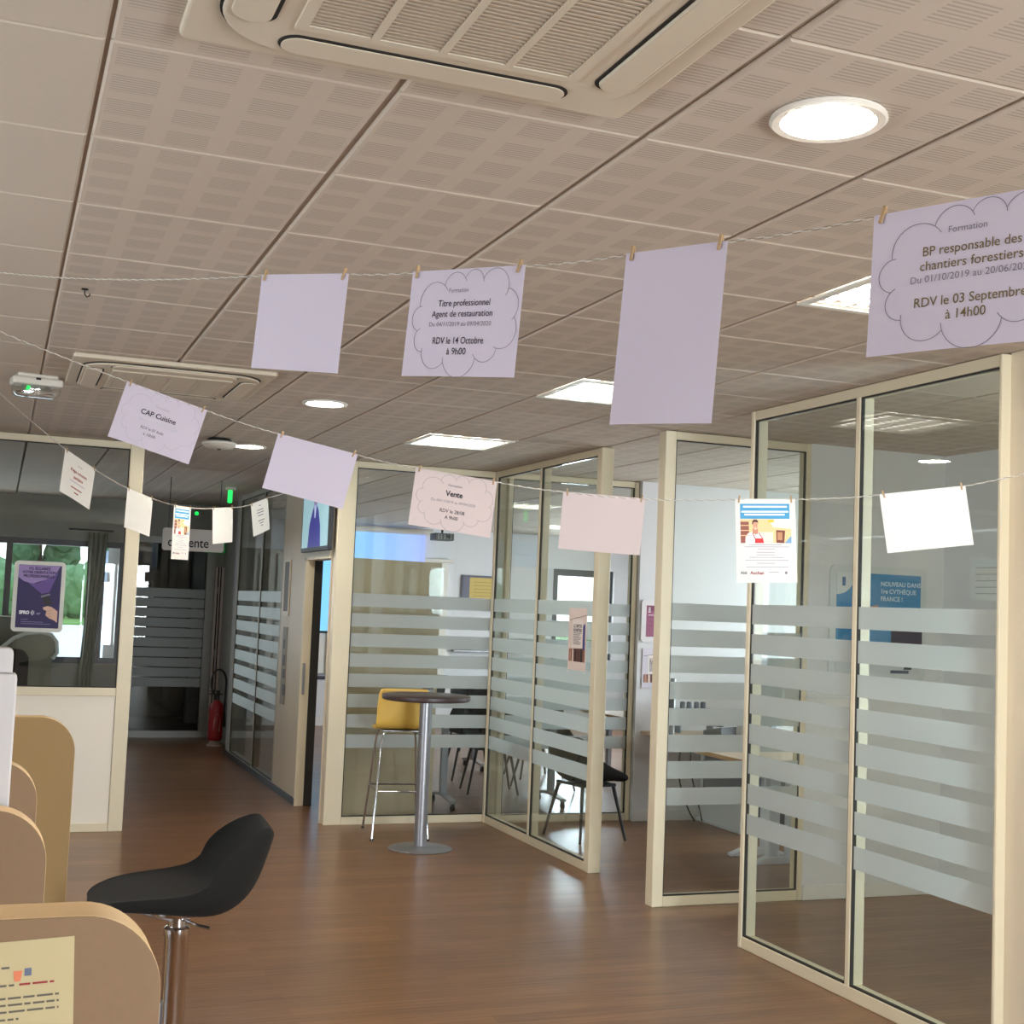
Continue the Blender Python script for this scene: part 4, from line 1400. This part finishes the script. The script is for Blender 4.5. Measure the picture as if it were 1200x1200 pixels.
t = thing('bar_stool', 'black upholstered bar stool on a chrome gas column', 'stool', (0.535, 3.9, 0), math.radians(-4))
prof = [(-0.252, 0.846), (-0.238, 0.858), (-0.16, 0.872), (-0.05, 0.872), (0.03, 0.868), (0.09, 0.874), (0.135, 0.905), (0.168, 0.95), (0.197, 1.0), (0.225, 1.045), (0.238, 1.058)]
wid = [0.085, 0.135, 0.185, 0.205, 0.212, 0.21, 0.205, 0.195, 0.175, 0.145, 0.12]
dish = [0.0, 0.004, 0.012, 0.02, 0.035, 0.06, 0.085, 0.085, 0.065, 0.03, 0.01]
thk = [0.010, 0.024, 0.036, 0.045, 0.055, 0.07, 0.075, 0.065, 0.05, 0.036, 0.022]
shell('seat', prof, wid, dish, thk, BLACK, t)
B().lathe([(0.075, 0.806), (0.078, 0.812), (0.078, 0.822), (0.0001, 0.822)], 24).build('seat_plate', CHROME, t, True)
B().prism([(-0.15, 0.822), (-0.02, 0.785), (0.03, 0.785), (0.05, 0.822)], -0.02, 0.02, 'XZ', 0.004).build('tilt_bracket', STEEL, t)
B().lathe([(0.026, 0.42), (0.026, 0.80), (0.0001, 0.802)], 24).build('gas_lift', CHROME, t, True)
B().lathe([(0.036, 0.03), (0.034, 0.05), (0.034, 0.74), (0.037, 0.745), (0.037, 0.765), (0.030, 0.77), (0.0001, 0.771)], 28).build('column', CHROME, t, True)
B().lathe([(0.215, 0.0), (0.22, 0.006), (0.21, 0.014), (0.08, 0.028), (0.04, 0.036), (0.0001, 0.037)], 40).build('base', CHROME, t, True)
B().tube([(0.02, -0.02, 0.79), (0.05, -0.05, 0.782), (0.085, -0.07, 0.776)], 0.005, 8).build('lever', CHROME, t, True)
ring = [(0.05 * 0 + 0.16 * math.cos(a) - 0.0, 0.16 * math.sin(a), 0.30) for a in [2 * PI * i / 32 for i in range(33)]]
B().tube(ring, 0.011, 8).tube([(-0.16, 0, 0.30), (0.16, 0, 0.30)], 0.008, 6).build('footrest', CHROME, t, True)
B().box(-0.05, -0.03, -0.012, 0.012, 0.48, 0.56, 0.003).build('height_clamp', STEEL, t)

# ------------------------------------------------------------------ round high table and yellow stool
t = thing('high_table', 'round dark-topped high table on a brushed steel column', 'table', (2.87, 8.98, 0))
B().lathe([(0.30, 1.035), (0.312, 1.042), (0.314, 1.055), (0.312, 1.068), (0.305, 1.073), (0.0001, 1.073)], 56).build('table_top', WENGE, t, True)
B().lathe([(0.045, 0.018), (0.045, 1.032), (0.07, 1.035), (0.0001, 1.035)], 28).build('column', STEEL, t, True)
B().lathe([(0.222, 0.0), (0.225, 0.006), (0.218, 0.011), (0.08, 0.018), (0.05, 0.024), (0.0001, 0.025)], 48).build('base', STEEL, t, True)

t = thing('yellow_stool', 'tall yellow shell stool with thin chrome legs beside the high table', 'stool', (2.86, 9.58, 0), math.radians(-8))
# local: seat faces +y; profile given in (y, z)
k = B()
pf = [(0.20, 0.775), (0.17, 0.788), (0.05, 0.785), (-0.08, 0.782), (-0.14, 0.795), (-0.172, 0.83), (-0.182, 0.89), (-0.19, 0.98), (-0.20, 1.06), (-0.203, 1.085)]
wd_ = [0.165, 0.19, 0.2, 0.2, 0.2, 0.2, 0.198, 0.195, 0.19, 0.17]
rows = []
for (y_, z_), hw in zip(pf, wd_):
    rows.append(([k.bm.verts.new((hw * (-1 + 2 * j / 10), y_ + 0.012 * abs(-1 + 2 * j / 10) ** 2 * (1 if z_ > 0.85 else 0), z_)) for j in range(11)]))
for a, b in zip(rows, rows[1:]):
    for j in range(10):
        k.bm.faces.new((a[j], a[j + 1], b[j + 1], b[j]))
so = k.build('seat_shell', YELLOW, t, True)
md = so.modifiers.new('thickness', 'SOLIDIFY')
md.thickness = 0.014
md.offset = 0
md = so.modifiers.new('smooth', 'SUBSURF')
md.levels = md.render_levels = 2
for sx in (-1, 1):
    for sy in (-1, 1):
        B().tube([(sx * 0.13, sy * 0.12 - 0.01, 0.772), (sx * 0.15, sy * 0.15 - 0.01, 0.70), (sx * 0.205, sy * 0.27, 0.008)], 0.009, 10).build('leg', CHROME, t, True)
        B().lathe([(0.011, 0.0), (0.013, 0.004), (0.011, 0.012), (0.0001, 0.012)], 12, (sx * 0.205, sy * 0.27, 0.0)).build('foot_cap', BLACK_P, t, True)
zf = 0.34
fx, fy = 0.178, 0.205
B().tube([(-fx, -fy, zf), (fx, -fy, zf)], 0.007, 8).tube([(-fx, fy, zf), (fx, fy, zf)], 0.007, 8).tube([(-fx, -fy, zf), (-fx, fy, zf)], 0.007, 8).tube([(fx, -fy, zf), (fx, fy, zf)], 0.007, 8).build('footrest', CHROME, t, True)
B().box(-0.14, 0.14, -0.14, 0.12, 0.768, 0.776, 0.002).build('seat_plate', STEEL, t)

# ------------------------------------------------------------------ tub chairs
def tub_chair(loc, rz, label):
    t = thing('tub_chair', label, 'chair', loc, rz, 'black tub chairs')
    prof = [(-0.24, 0.435), (-0.21, 0.452), (-0.1, 0.45), (0.02, 0.442), (0.12, 0.445), (0.18, 0.475), (0.215, 0.54), (0.24, 0.64), (0.26, 0.74), (0.265, 0.775)]
    wid = [0.20, 0.23, 0.25, 0.26, 0.265, 0.265, 0.26, 0.25, 0.23, 0.20]
    dish = [0.03, 0.05, 0.09, 0.15, 0.20, 0.20, 0.18, 0.14, 0.08, 0.04]
    thk = [0.02, 0.025, 0.028, 0.03, 0.032, 0.032, 0.03, 0.028, 0.024, 0.018]
    shell('seat_shell', prof, wid, dish, thk, BLACK, t)
    for sx, sy in ((-1, -1), (-1, 1), (1, -1), (1, 1)):
        B().tube([(sx * 0.14, sy * 0.15, 0.42), (sx * 0.21, sy * 0.235, 0.004)], 0.012, 8, [0.015, 0.010]).build('leg', BLACK_P, t, True)
    B().box(-0.16, 0.16, -0.17, 0.17, 0.40, 0.422, 0.004).build('seat_frame', BLACK_P, t)
    return t


tc0 = tub_chair((4.24, 9.22, 0), math.radians(192), 'black tub chair in the alcove behind the striped glass')
for (x, y, a, l) in ((4.35, 11.6, 80, 'black tub chair behind the first training table, near the glass'), (4.95, 11.75, 95, 'black tub chair behind the first training table, towards the window'),
                     (3.75, 12.6, -85, 'black tub chair before the second training table, seen past the yellow stool'), (4.5, 12.55, -95, 'black tub chair before the second training table, seen over the wenge top'),
                     (5.2, 12.6, -88, 'black tub chair before the second training table, by the glass corner'), (4.5, 15.0, 85, 'far black tub chair behind the second training table, nearer the doorway'), (5.4, 15.05, 92, 'far black tub chair behind the second training table, nearer the blinds')):
    dup(tc0, (x, y, 0), math.radians(a), l)

TOPW = mat('pale_desk_top', c(214, 206, 196), 0.4, noise=0.03, nscale=12, stretch=(1, 8, 1))
OAK = mat('oak_edge', c(178, 138, 92), 0.5, noise=0.12, nscale=12, stretch=(1, 8, 1))


def training_table(loc, rz, label, L=1.6):
    t = thing('folding_table', label, 'table', loc, rz, 'training room tables')
    B().box(-L / 2, L / 2, -0.35, 0.35, 0.722, 0.742, 0.002).build('table_top', TOPW, t)
    k = B()
    for a in ((-L / 2, L / 2, -0.353, -0.35), (-L / 2, L / 2, 0.35, 0.353), (-L / 2 - 0.003, -L / 2, -0.353, 0.353), (L / 2, L / 2 + 0.003, -0.353, 0.353)):
        k.box(*a, 0.721, 0.743)
    k.build('edge_band', OAK, t)
    for s_ in (-1, 1):
        x = s_ * (L / 2 - 0.30)
        g = B().box(x - 0.03, x + 0.03, -0.022, 0.022, 0.10, 0.70, 0.006, 2).build('leg', STEEL, t)
        B().prism([(-0.30, 0.065), (-0.28, 0.085), (-0.05, 0.115), (0.05, 0.115), (0.28, 0.085), (0.30, 0.065), (0.05, 0.09), (-0.05, 0.09)], x - 0.03, x + 0.03, 'YZ', 0.004).build('foot', STEEL, t)
        for y_ in (-0.27, 0.27):
            B().lathe([(0.02, -0.014), (0.03, -0.012), (0.03, 0.012), (0.02, 0.014)], 18, (x, y_, 0.03), 'X').build('caster', BLACK_P, t, True)
            B().box(x - 0.018, x + 0.018, y_ - 0.012, y_ + 0.012, 0.035, 0.078, 0.004).build('caster_fork', STEEL, t)
        B().box(x - 0.03, x + 0.03, -0.28, 0.28, 0.70, 0.722, 0.003).build('bracket', STEEL, t)
    return t


tt = training_table((4.15, 10.85, 0), 0, 'first training room table on castered steel feet, just behind the glass')
dup(tt, (4.3, 13.3, 0), 0, 'second training room table, carrying laptops, behind the black chairs')
dup(tt, (5.8, 11.6, 0), math.radians(90), 'training room table set crosswise towards the alcove wall')


def laptop(loc, rz, label):
    t = thing('laptop', label, 'laptop', loc, rz, 'laptops on the training tables')
    B().box(-0.17, 0.17, -0.12, 0.12, 0.0, 0.02, 0.004).build('base', BLACK_P, t)
    B().prism([(0.12, 0.018), (0.135, 0.018), (0.215, 0.24), (0.20, 0.245)], -0.17, 0.17, 'YZ').build('lid', BLACK_P, t)
    B().box(-0.15, 0.15, -0.02, 0.09, 0.02, 0.022).build('keyboard', DARK_METAL, t)
    return t


lp = laptop((3.72, 13.3, 0.742), PI, 'open dark laptop on the second training table, seen over the yellow stool')
dup(lp, (4.22, 13.3, 0.742), PI + 0.1, 'open dark laptop on the second training table, seen over the round high table')
dup(lp, (4.85, 13.25, 0.742), PI - 0.1, 'open dark laptop at the far end of the second training table')
t = thing('whiteboard_tray', 'long grey pen rail fixed below the framed notice on the training room wall', 'rail', (6.4, 18.15, 1.05))
B().box(-0.24, 0.9, -0.04, 0.045, 0.0, 0.03, 0.004).build('rail', STEEL, t)
B().box(-0.2, 0.05, -0.03, 0.03, 0.03, 0.09, 0.006).build('eraser', BLACK_P, t)
t = thing('paper_sheet', 'loose white paper lying on the first training table', 'paper', (4.55, 10.72, 0.7425), 0.5)
B().box(-0.105, 0.105, -0.148, 0.148, 0, 0.0012).build('sheet', P_WHITE, t)

# projection screen, blinds, ledge, projector on the training room end wall
SCREEN = bpy.data.materials.new('projected_light')
SCREEN.use_nodes = True
n_ = SCREEN.node_tree
pb = n_.nodes['Principled BSDF']
tcx = n_.nodes.new('ShaderNodeTexCoord')
sx_ = n_.nodes.new('ShaderNodeSeparateXYZ')
cr = n_.nodes.new('ShaderNodeValToRGB')
mr_ = n_.nodes.new('ShaderNodeMapRange')
mr_.inputs[1].default_value, mr_.inputs[2].default_value = -0.9, 0.9
cr.color_ramp.elements[0].color = (*c(120, 214, 250), 1)
cr.color_ramp.elements[1].color = (*c(160, 176, 250), 1)
n_.links.new(tcx.outputs['Object'], sx_.inputs[0])
n_.links.new(sx_.outputs[0], mr_.inputs[0])
n_.links.new(mr_.outputs[0], cr.inputs[0])
n_.links.new(cr.outputs[0], pb.inputs['Base Color'])
n_.links.new(cr.outputs[0], pb.inputs['Emission Color'])
pb.inputs['Emission Strength'].default_value = 0.45
t = thing('projection_screen', 'large pull-down screen glowing cyan blue in the training room', 'projection screen', (4.75, 18.06, 2.74))
B().tube([(-1.0, 0, 0), (1.0, 0, 0)], 0.045, 16).build('roller_case', WHITE, t, True)
B().box(-0.91, 0.91, 0.012, 0.016, -1.45, -0.02).build('screen_fabric', SCREEN, t)
B().box(-0.92, 0.92, 0.0, 0.028, -1.48, -1.45, 0.003).build('weight_bar', BLACK_P, t)
t = thing('vertical_blind', 'row of pale vertical blind slats along the training room end wall', 'blind', (2.7, 18.13, 0))
B().box(0.0, 3.42, -0.03, 0.03, 2.32, 2.37, 0.003).build('head_rail', WHITE, t)
bl = mat('blind_fabric', c(222, 218, 208), 0.85, noise=0.03, nscale=30)
sl_me = B().box(-0.062, 0.062, -0.0015, 0.0015, 0.70, 2.32).mesh('slat', bl)
for q in range(27):
    s_ = link('slat', sl_me, t, (0.06 + q * 0.124, 0, 0))
    s_.rotation_euler = (0, 0, math.radians(12))
t = thing('wall_ledge', 'low white boxed ledge running under the blinds', 'ledge', (2.7, 17.95, 0))
B().box(0, 6.0, 0.0, 0.23, 0.12, 0.63, 0.004).build('box_front', WALL, t)
B().box(-0.0, 6.0, -0.02, 0.23, 0.63, 0.665, 0.003).build('ledge_top', ink(60, 60, 70), t)
B().box(0, 6.0, 0.01, 0.23, 0.0, 0.12).build('plinth', BASE, t)
t = thing('projector', 'dark slatted ceiling unit beside the projection screen', 'projector', (5.75, 17.6, 2.66))
B().box(-0.14, 0.14, -0.12, 0.12, -0.05, 0.05, 0.01, 2).build('housing', ink(70, 72, 72), t)
B().tube([(0, 0, 0.05), (0, 0, CEIL - 2.66)], 0.015, 10).build('mounting_pole', DARK_METAL, t, True)
for x in (-0.09, -0.05, 0.0, 0.05, 0.09):
    B().box(x - 0.008, x + 0.008, -0.124, -0.12, -0.035, 0.035).build('vent_slat', ink(140, 144, 140), t)
B().lathe([(0.025, 0.0), (0.028, -0.015), (0.0001, -0.016)], 16, (0.06, -0.12, 0.0), 'Y').build('lens', BLACK_P, t, True)
o = poster('framed_notice', 'framed yellow notice on the training room end wall', 'picture', facing_y(6.27, 18.19, 1.66), 0.62, 0.50, ink(206, 178, 96), ink(98, 98, 116), 0.03, 0.0, 0.02)
quad(o, [(0.03, 0.03), (0.12, 0.03), (0.12, 0.47), (0.03, 0.47)], ink(112, 112, 130), 0.0218, 'grey_margin')
for i in range(6):
    quad(o, [(0.18, 0.40 - i * 0.05), (0.52, 0.40 - i * 0.05), (0.52, 0.408 - i * 0.05), (0.18, 0.408 - i * 0.05)], ink(160, 140, 84), 0.0218, 'printed_line')
k = B()
k.poly([(0.07 + 0.03 * math.cos(a), 0.09 + 0.03 * math.sin(a)) for a in [2 * PI * i / 14 for i in range(14)]], 0.0222)
k.build('round_seal', ink(226, 226, 230), o)

# ------------------------------------------------------------------ alcove desks and what stands on them
DESKW = mat('desk_laminate', c(196, 172, 144), 0.45, noise=0.06, nscale=8, stretch=(1, 8, 1))
GREYP = mat('grey_modesty', c(120, 124, 132), 0.5, noise=0.03)
t = thing('office_desk', 'pale wood desk on a white column foot in the alcove', 'desk', (5.25, 8.03, 0))
B().box(-0.47, 0.55, -0.75, 0.50, 0.715, 0.742, 0.003).build('desk_top', DESKW, t)
B().box(-0.473, -0.47, -0.75, 0.50, 0.714, 0.743).build('edge_band', OAK, t)
WF = mat('white_metal', c(222, 226, 230), 0.4, noise=0.02)
for y_ in (0.04, 0.36):
    B().box(-0.14, -0.05, y_ - 0.03, y_ + 0.03, 0.03, 0.71, 0.006).box(0.02, 0.11, y_ - 0.03, y_ + 0.03, 0.03, 0.71, 0.006).build('leg', WF, t)
    B().prism([(-0.24, 0.0), (0.2, 0.0), (0.2, 0.012), (0.11, 0.05), (-0.14, 0.05), (-0.24, 0.015)], y_ - 0.035, y_ + 0.035, 'XZ', 0.004).build('foot', WF, t)
B().box(-0.44, 0.5, 0.40, 0.42, 0.38, 0.71).build('modesty_panel', GREYP, t)
t = thing('office_desk', 'long desk along the alcove wall with cables hanging beneath', 'desk', (5.95, 9.48, 0))
B().box(-0.93, 1.2, -0.35, 0.40, 0.715, 0.742, 0.003).build('desk_top', DESKW, t)
B().box(-0.93, 1.2, -0.353, -0.35, 0.714, 0.743).build('edge_band', OAK, t)
for x in (-0.35, 1.15):
    B().box(x - 0.03, x + 0.03, -0.3, 0.36, 0.03, 0.70, 0.004).build('leg', WF, t)
    B().box(x - 0.035, x + 0.035, -0.34, 0.4, 0.0, 0.03, 0.004).build('foot', WF, t)
t = thing('monitor_arm', 'grey monitor pole clamped to the end of the alcove wall desk', 'monitor arm', (5.055, 9.40, 0.742))
B().tube([(0, 0, 0.01), (0, 0, 0.46)], 0.022, 14).build('pole', STEEL, t, True)
B().box(-0.05, 0.05, -0.04, 0.04, 0.0, 0.012, 0.002).box(-0.05, -0.038, -0.02, 0.02, -0.06, 0.0).build('clamp', BLACK_P, t)
B().lathe([(0.03, -0.082), (0.03, -0.07), (0.008, -0.068), (0.008, -0.03)], 14, (-0.02, 0, 0)).build('clamp_knob', BLACK_P, t, True)
B().box(-0.06, 0.0, -0.03, 0.03, 0.22, 0.32, 0.006).build('bracket', BLACK_P, t)
t = thing('computer_monitor', 'grey monitor on the alcove wall desk behind the single striped panel', 'monitor', (6.15, 9.62, 0.742), math.radians(6))
B().box(-0.27, 0.27, -0.02, 0.02, 0.16, 0.50, 0.006).build('screen', ink(96, 104, 116), t)
B().box(-0.03, 0.03, 0.02, 0.05, 0.0, 0.34, 0.003).build('stand', ink(150, 154, 160), t)
B().box(-0.12, 0.12, -0.06, 0.1, 0.0, 0.012, 0.003).build('foot', ink(150, 154, 160), t)
t = thing('desk_phone', 'grey desk telephone beside the monitor on the alcove wall desk', 'telephone', (5.55, 9.5, 0.742), 0.3)
B().prism([(-0.1, 0.0), (0.1, 0.0), (0.1, 0.035), (-0.1, 0.075)], -0.09, 0.09, 'YZ', 0.004).build('base', ink(90, 96, 106), t)
B().box(-0.088, -0.04, -0.09, 0.09, 0.075, 0.11, 0.012, 2).build('handset', ink(60, 64, 72), t)
t = thing('paper_box', 'white cardboard box on the alcove wall desk', 'box', (5.82, 9.45, 0.742))
B().box(-0.07, 0.07, -0.12, 0.12, 0, 0.15, 0.003).build('carton', ink(222, 224, 228), t)
B().box(-0.072, 0.072, -0.122, 0.122, 0.12, 0.155).build('lid', ink(232, 232, 234), t)
t = thing('desk_organiser', 'grey desk organiser holding pens on the alcove wall desk', 'organiser', (5.42, 9.7, 0.742))
B().box(-0.16, 0.16, -0.04, 0.04, 0.18, 0.2, 0.002).build('shelf', ink(110, 118, 130), t)
B().box(-0.16, -0.14, -0.04, 0.04, 0, 0.18).box(0.14, 0.16, -0.04, 0.04, 0, 0.18).build('side_support', ink(110, 118, 130), t)
for x in (-0.11, -0.05, 0.02, 0.08):
    B().lathe([(0.022, 0.2), (0.022, 0.25), (0.014, 0.255), (0.0001, 0.256)], 12, (x, 0, 0)).build('pen_cup', ink(84, 92, 104), t, True)
t = thing('red_folder', 'red box file lying on the pale wood alcove desk', 'folder', (5.12, 8.42, 0.742), 0.05)
B().box(-0.06, 0.06, -0.08, 0.08, 0, 0.045, 0.003).build('cover', ink(176, 58, 58), t)
B().box(0.06, 0.064, -0.07, 0.07, 0.004, 0.04).build('pages', ink(232, 230, 226), t)
t = thing('tape_dispenser', 'white hook-shaped dispenser beside the red box file', 'dispenser', (5.32, 8.40, 0.742), 0.2)
B().prism([(-0.08, 0), (0.08, 0), (0.08, 0.05), (0.05, 0.055), (0.02, 0.02), (-0.03, 0.02), (-0.06, 0.05), (-0.08, 0.045)], -0.025, 0.025, 'XZ', 0.003).build('body', ink(226, 228, 226), t)
B().lathe([(0.02, -0.01), (0.026, -0.01), (0.026, 0.01), (0.02, 0.01)], 16, (-0.005, 0, 0.046), 'Y').build('tape_roll', ink(200, 196, 170), t, True)
t = thing('computer_tower', 'dark computer tower under the alcove wall desk', 'computer', (5.98, 9.5, 0))
B().box(-0.16, 0.16, -0.22, 0.22, 0.012, 0.42, 0.006).build('case', ink(38, 42, 60), t)
B().box(-0.15, 0.15, -0.225, -0.22, 0.02, 0.41).build('front_panel', ink(30, 34, 48), t)
t = thing('computer_tower', 'pale computer case under the wood desk between its column feet', 'computer', (5.25, 7.60, 0))
B().box(-0.1, 0.1, -0.2, 0.2, 0.012, 0.44, 0.006).build('case', ink(170, 178, 186), t)
B().box(-0.09, 0.09, -0.206, -0.2, 0.03, 0.42).build('front_panel', ink(96, 110, 122), t)
t = thing('cable_bundle', 'tangle of black cables hanging under the alcove wall desk', 'cables', (5.5, 9.75, 0.7))
cab = ([(-0.16, 0), (-0.18, -0.3), (-0.1, -0.55), (-0.02, -0.685)], [(-0.08, 0), (-0.06, -0.3), (0.0, -0.5), (0.05, -0.685)], [(0.14, 0), (0.2, -0.35), (0.28, -0.55), (0.34, -0.62)],
       [(0.36, 0), (0.3, -0.36), (0.2, -0.5), (0.12, -0.66)], [(0.38, 0), (0.44, -0.4), (0.34, -0.48), (0.36, -0.6), (0.28, -0.67)])
for p_ in cab:
    pts = []
    for i in range(len(p_) - 1):
        q0, q1, q2, q3 = p_[max(i - 1, 0)], p_[i], p_[i + 1], p_[min(i + 2, len(p_) - 1)]
        for s_ in range(8):
            f = s_ / 8
            pts.append(tuple(0.5 * (2 * q1[d_] + (q2[d_] - q0[d_]) * f + (2 * q0[d_] - 5 * q1[d_] + 4 * q2[d_] - q3[d_]) * f * f + (3 * q1[d_] - q0[d_] - 3 * q2[d_] + q3[d_]) * f ** 3) for d_ in (0, 1)))
    pts.append(p_[-1])
    B().tube([(a, 0.0, b) for a, b in pts], 0.006, 6).build('cable', BLACK_P, t, True)

# ------------------------------------------------------------------ waiting area behind the office glass
t = thing('reflection_stand_in', 'grey curved pale-edged panel standing in for a reflection of the booth dividers', 'divider', (0.42, 13.2, 0))  # solid panel added in place of a reflection in the office glass
arc = [(-0.45, 1.11), (-0.40, 1.12), (-0.33, 1.17), (-0.25, 1.245), (-0.15, 1.29), (-0.02, 1.305), (0.08, 1.285), (0.13, 1.22), (0.14, 1.12), (0.10, 1.06)]
B().prism([(-0.27, 0.0), (-0.27, 1.15)] + arc[3:] + [(0.10, 0.0)], 0.0, 0.05, 'XZ', 0.004).build('reflection_panel', ink(124, 122, 108), t)
ex = [(a, -0.006, b) for a, b in arc]
B().tube(ex, 0.018, 8).build('piping', ink(206, 212, 208), t, True)
t = thing('office_chair', 'black office chair back behind the office glass', 'chair', (0.02, 12.6, 0))
B().prism(rounded(-0.25, 0.28, 0.62, 1.17, 0.1, 6), 0.0, 0.08, 'XZ', 0.02).build('backrest', BLACK, t)
B().box(-0.25, 0.25, 0.0, 0.5, 0.45, 0.53, 0.03, 3).build('seat', BLACK, t)
B().tube([(0, 0.25, 0.08), (0, 0.25, 0.45)], 0.03, 12).build('column', BLACK_P, t, True)
for q in range(5):
    a = 2 * PI * q / 5
    B().tube([(0, 0.25, 0.09), (0.29 * math.cos(a), 0.25 + 0.29 * math.sin(a), 0.05)], 0.018, 8).build('base_arm', BLACK_P, t, True)
    B().ball((0.29 * math.cos(a), 0.25 + 0.29 * math.sin(a), 0.028), 0.028, 1).build('caster', BLACK_P, t, True)
t = thing('filing_cabinet', 'grey cabinet standing behind the purple poster in the office', 'cabinet', (0.02, 14.3, 0))
B().box(-0.7, 0.36, 0.0, 0.45, 0.06, 1.42, 0.004).build('carcass', ink(112, 112, 106), t)
for x0, x1 in ((-0.69, -0.175), (-0.165, 0.35)):
    d_ = B().box(x0, x1, -0.018, 0.0, 0.08, 1.40, 0.003).build('door', ink(118, 118, 112), t)
    B().box((x0 + x1) / 2 + 0.18, (x0 + x1) / 2 + 0.195, -0.035, -0.018, 0.7, 0.85, 0.003).build('door_handle', STEEL, d_)
B().box(-0.68, 0.34, 0.03, 0.43, 0.0, 0.06).build('plinth', DARK_METAL, t)
t = thing('window_curtain', 'greenish grey curtain gathered beside the far office window', 'curtain', (1.03, 16.2, 0))
k = B()
pts = []
for i in range(33):
    f = i / 32
    pts.append((-0.07 + 0.14 * f, 0.03 * math.sin(f * PI * 8)))
rows = []
for z_, sc_, off in ((0.02, 1.5, -0.05), (0.7, 1.15, -0.02), (1.3, 1.0, 0.0), (1.9, 1.3, 0.02), (2.4, 1.6, 0.03)):
    rows.append([k.bm.verts.new((a * sc_ + off, b, z_)) for a, b in pts])
for a, b in zip(rows, rows[1:]):
    for i in range(32):
        k.bm.faces.new((a[i], a[i + 1], b[i + 1], b[i]))
cu = k.build('cloth', ink(140, 146, 130), t, True)
md = cu.modifiers.new('thickness', 'SOLIDIFY')
md.thickness = 0.004
B().tube([(-0.3, 0, 2.42), (0.2, 0, 2.42)], 0.012, 8).build('curtain_rod', DARK_METAL, t, True)

# ------------------------------------------------------------------ outdoors beyond the far window
struct('ground_outside', B().box(-60, 60, 19.3, 150, -0.4, -0.2).box(-60, 1.4, 16.6, 19.3, -0.4, -0.2), mat('pale_asphalt', c(226, 224, 220), 0.9, noise=0.08, nscale=2))
o = B().box(-60, 60, 78.0, 140.0, -0.2, -0.12).build('grass', mat('grass_green', c(104, 146, 62), 0.9, noise=0.3, nscale=1.5))
o['kind'] = 'stuff'
LEAF = [leaf_mat('foliage_a', c(74, 118, 72)), leaf_mat('foliage_b', c(96, 134, 88)), leaf_mat('foliage_c', c(62, 102, 64))]
BARK = mat('bark', c(82, 66, 50), 0.9, noise=0.3, nscale=12)


def tree(loc, h_, r_, m, label):
    t = thing('tree', label, 'tree', loc, 0, 'trees outside the far window')
    k = B()
    rnd = random.Random(loc[0] * 31 + h_)
    for q in range(30):
        a, e = rnd.uniform(0, 2 * PI), rnd.uniform(-1.0, 1.0)
        rr = r_ * rnd.uniform(0.2, 0.68)
        k.ball((rr * math.cos(a), rr * math.sin(a), h_ * 0.52 + e * h_ * 0.40), r_ * rnd.uniform(0.24, 0.38), 3, (1, 1, 0.9))
    for v in k.bm.verts:
        v.co += Vector((rnd.uniform(-1, 1), rnd.uniform(-1, 1), rnd.uniform(-1, 1))) * r_ * 0.035
    for v in k.bm.verts:
        v.co.z = max(v.co.z, 0.06)
    k.build('foliage', m, t)
    B().tube([(0, 0, 0), (0.05, 0, h_ * 0.3), (0, 0, h_ * 0.6)], 0.2, 10, [0.26, 0.2, 0.12]).build('trunk', BARK, t, True)


k = B()
rnd = random.Random(5)
for q in range(110):
    x = -36 + q * 0.56
    k.ball((x, 92 + rnd.uniform(-0.6, 0.6), 1.3 + rnd.uniform(-0.5, 1.2)), rnd.uniform(1.0, 1.7), 3, (1, 0.8, 1.1))
for v in k.bm.verts:
    v.co += Vector((rnd.uniform(-1, 1), rnd.uniform(-1, 1), rnd.uniform(-1, 1))) * 0.09
    v.co.z = max(v.co.z, -0.11)
t = k.build('hedge', LEAF[1])
tag(t, 'long clipped green hedge bordering the car park outside', 'hedge')
for i, (x, y, h_, r_, l) in enumerate(((-17, 101, 12.0, 5.6, 'large green tree outside, beyond the hedge at its far end'), (-5.2, 103, 11.5, 5.4, 'leafy green tree outside, seen above the purple poster'), (2.6, 99.5, 10.5, 3.6, 'slim green tree outside, seen beside the purple poster'),
                                     (10.4, 102, 11.0, 4.2, 'darker green tree outside, seen next to the cream corner post'))):
    tree((x, y, -0.12), h_, r_, LEAF[i % 3], l)
t = thing('car_park_pillar', 'tall pale blue-grey pillar standing in the car park outside', 'pillar', (5.2, 70.0, -0.2))
B().box(-0.36, 0.36, -0.2, 0.2, 0.25, 4.0, 0.02).build('panel', ink(140, 152, 166), t)
B().box(-0.5, 0.5, -0.3, 0.3, 0.0, 0.25, 0.02).build('plinth', ink(150, 150, 150), t)
B().box(-0.3, 0.3, -0.22, -0.2, 2.9, 3.6, 0.005).build('upper_panel', ink(160, 170, 182), t)
t = thing('lamp_post', 'thin grey post standing in the car park outside', 'post', (6.4, 72.0, -0.2))
B().tube([(0, 0, 0), (0, 0, 5.6)], 0.08, 10, [0.1, 0.06]).build('pole', STEEL, t, True)
B().box(-0.7, 0.1, -0.1, 0.1, 5.56, 5.68, 0.01).build('lamp_head', STEEL, t)
t = thing('round_road_sign', 'round dark road sign on a pole outside beside the cream post', 'sign', (2.30, 27.0, -0.2))
B().lathe([(0.15, -0.012), (0.16, 0.0), (0.15, 0.012), (0.0001, 0.012)], 28, (0, 0, 1.98), 'Y').build('sign_disc', ink(86, 100, 88), t, True)
B().tube([(0, 0.03, 0), (0, 0.03, 1.98)], 0.02, 10).build('pole', STEEL, t, True)
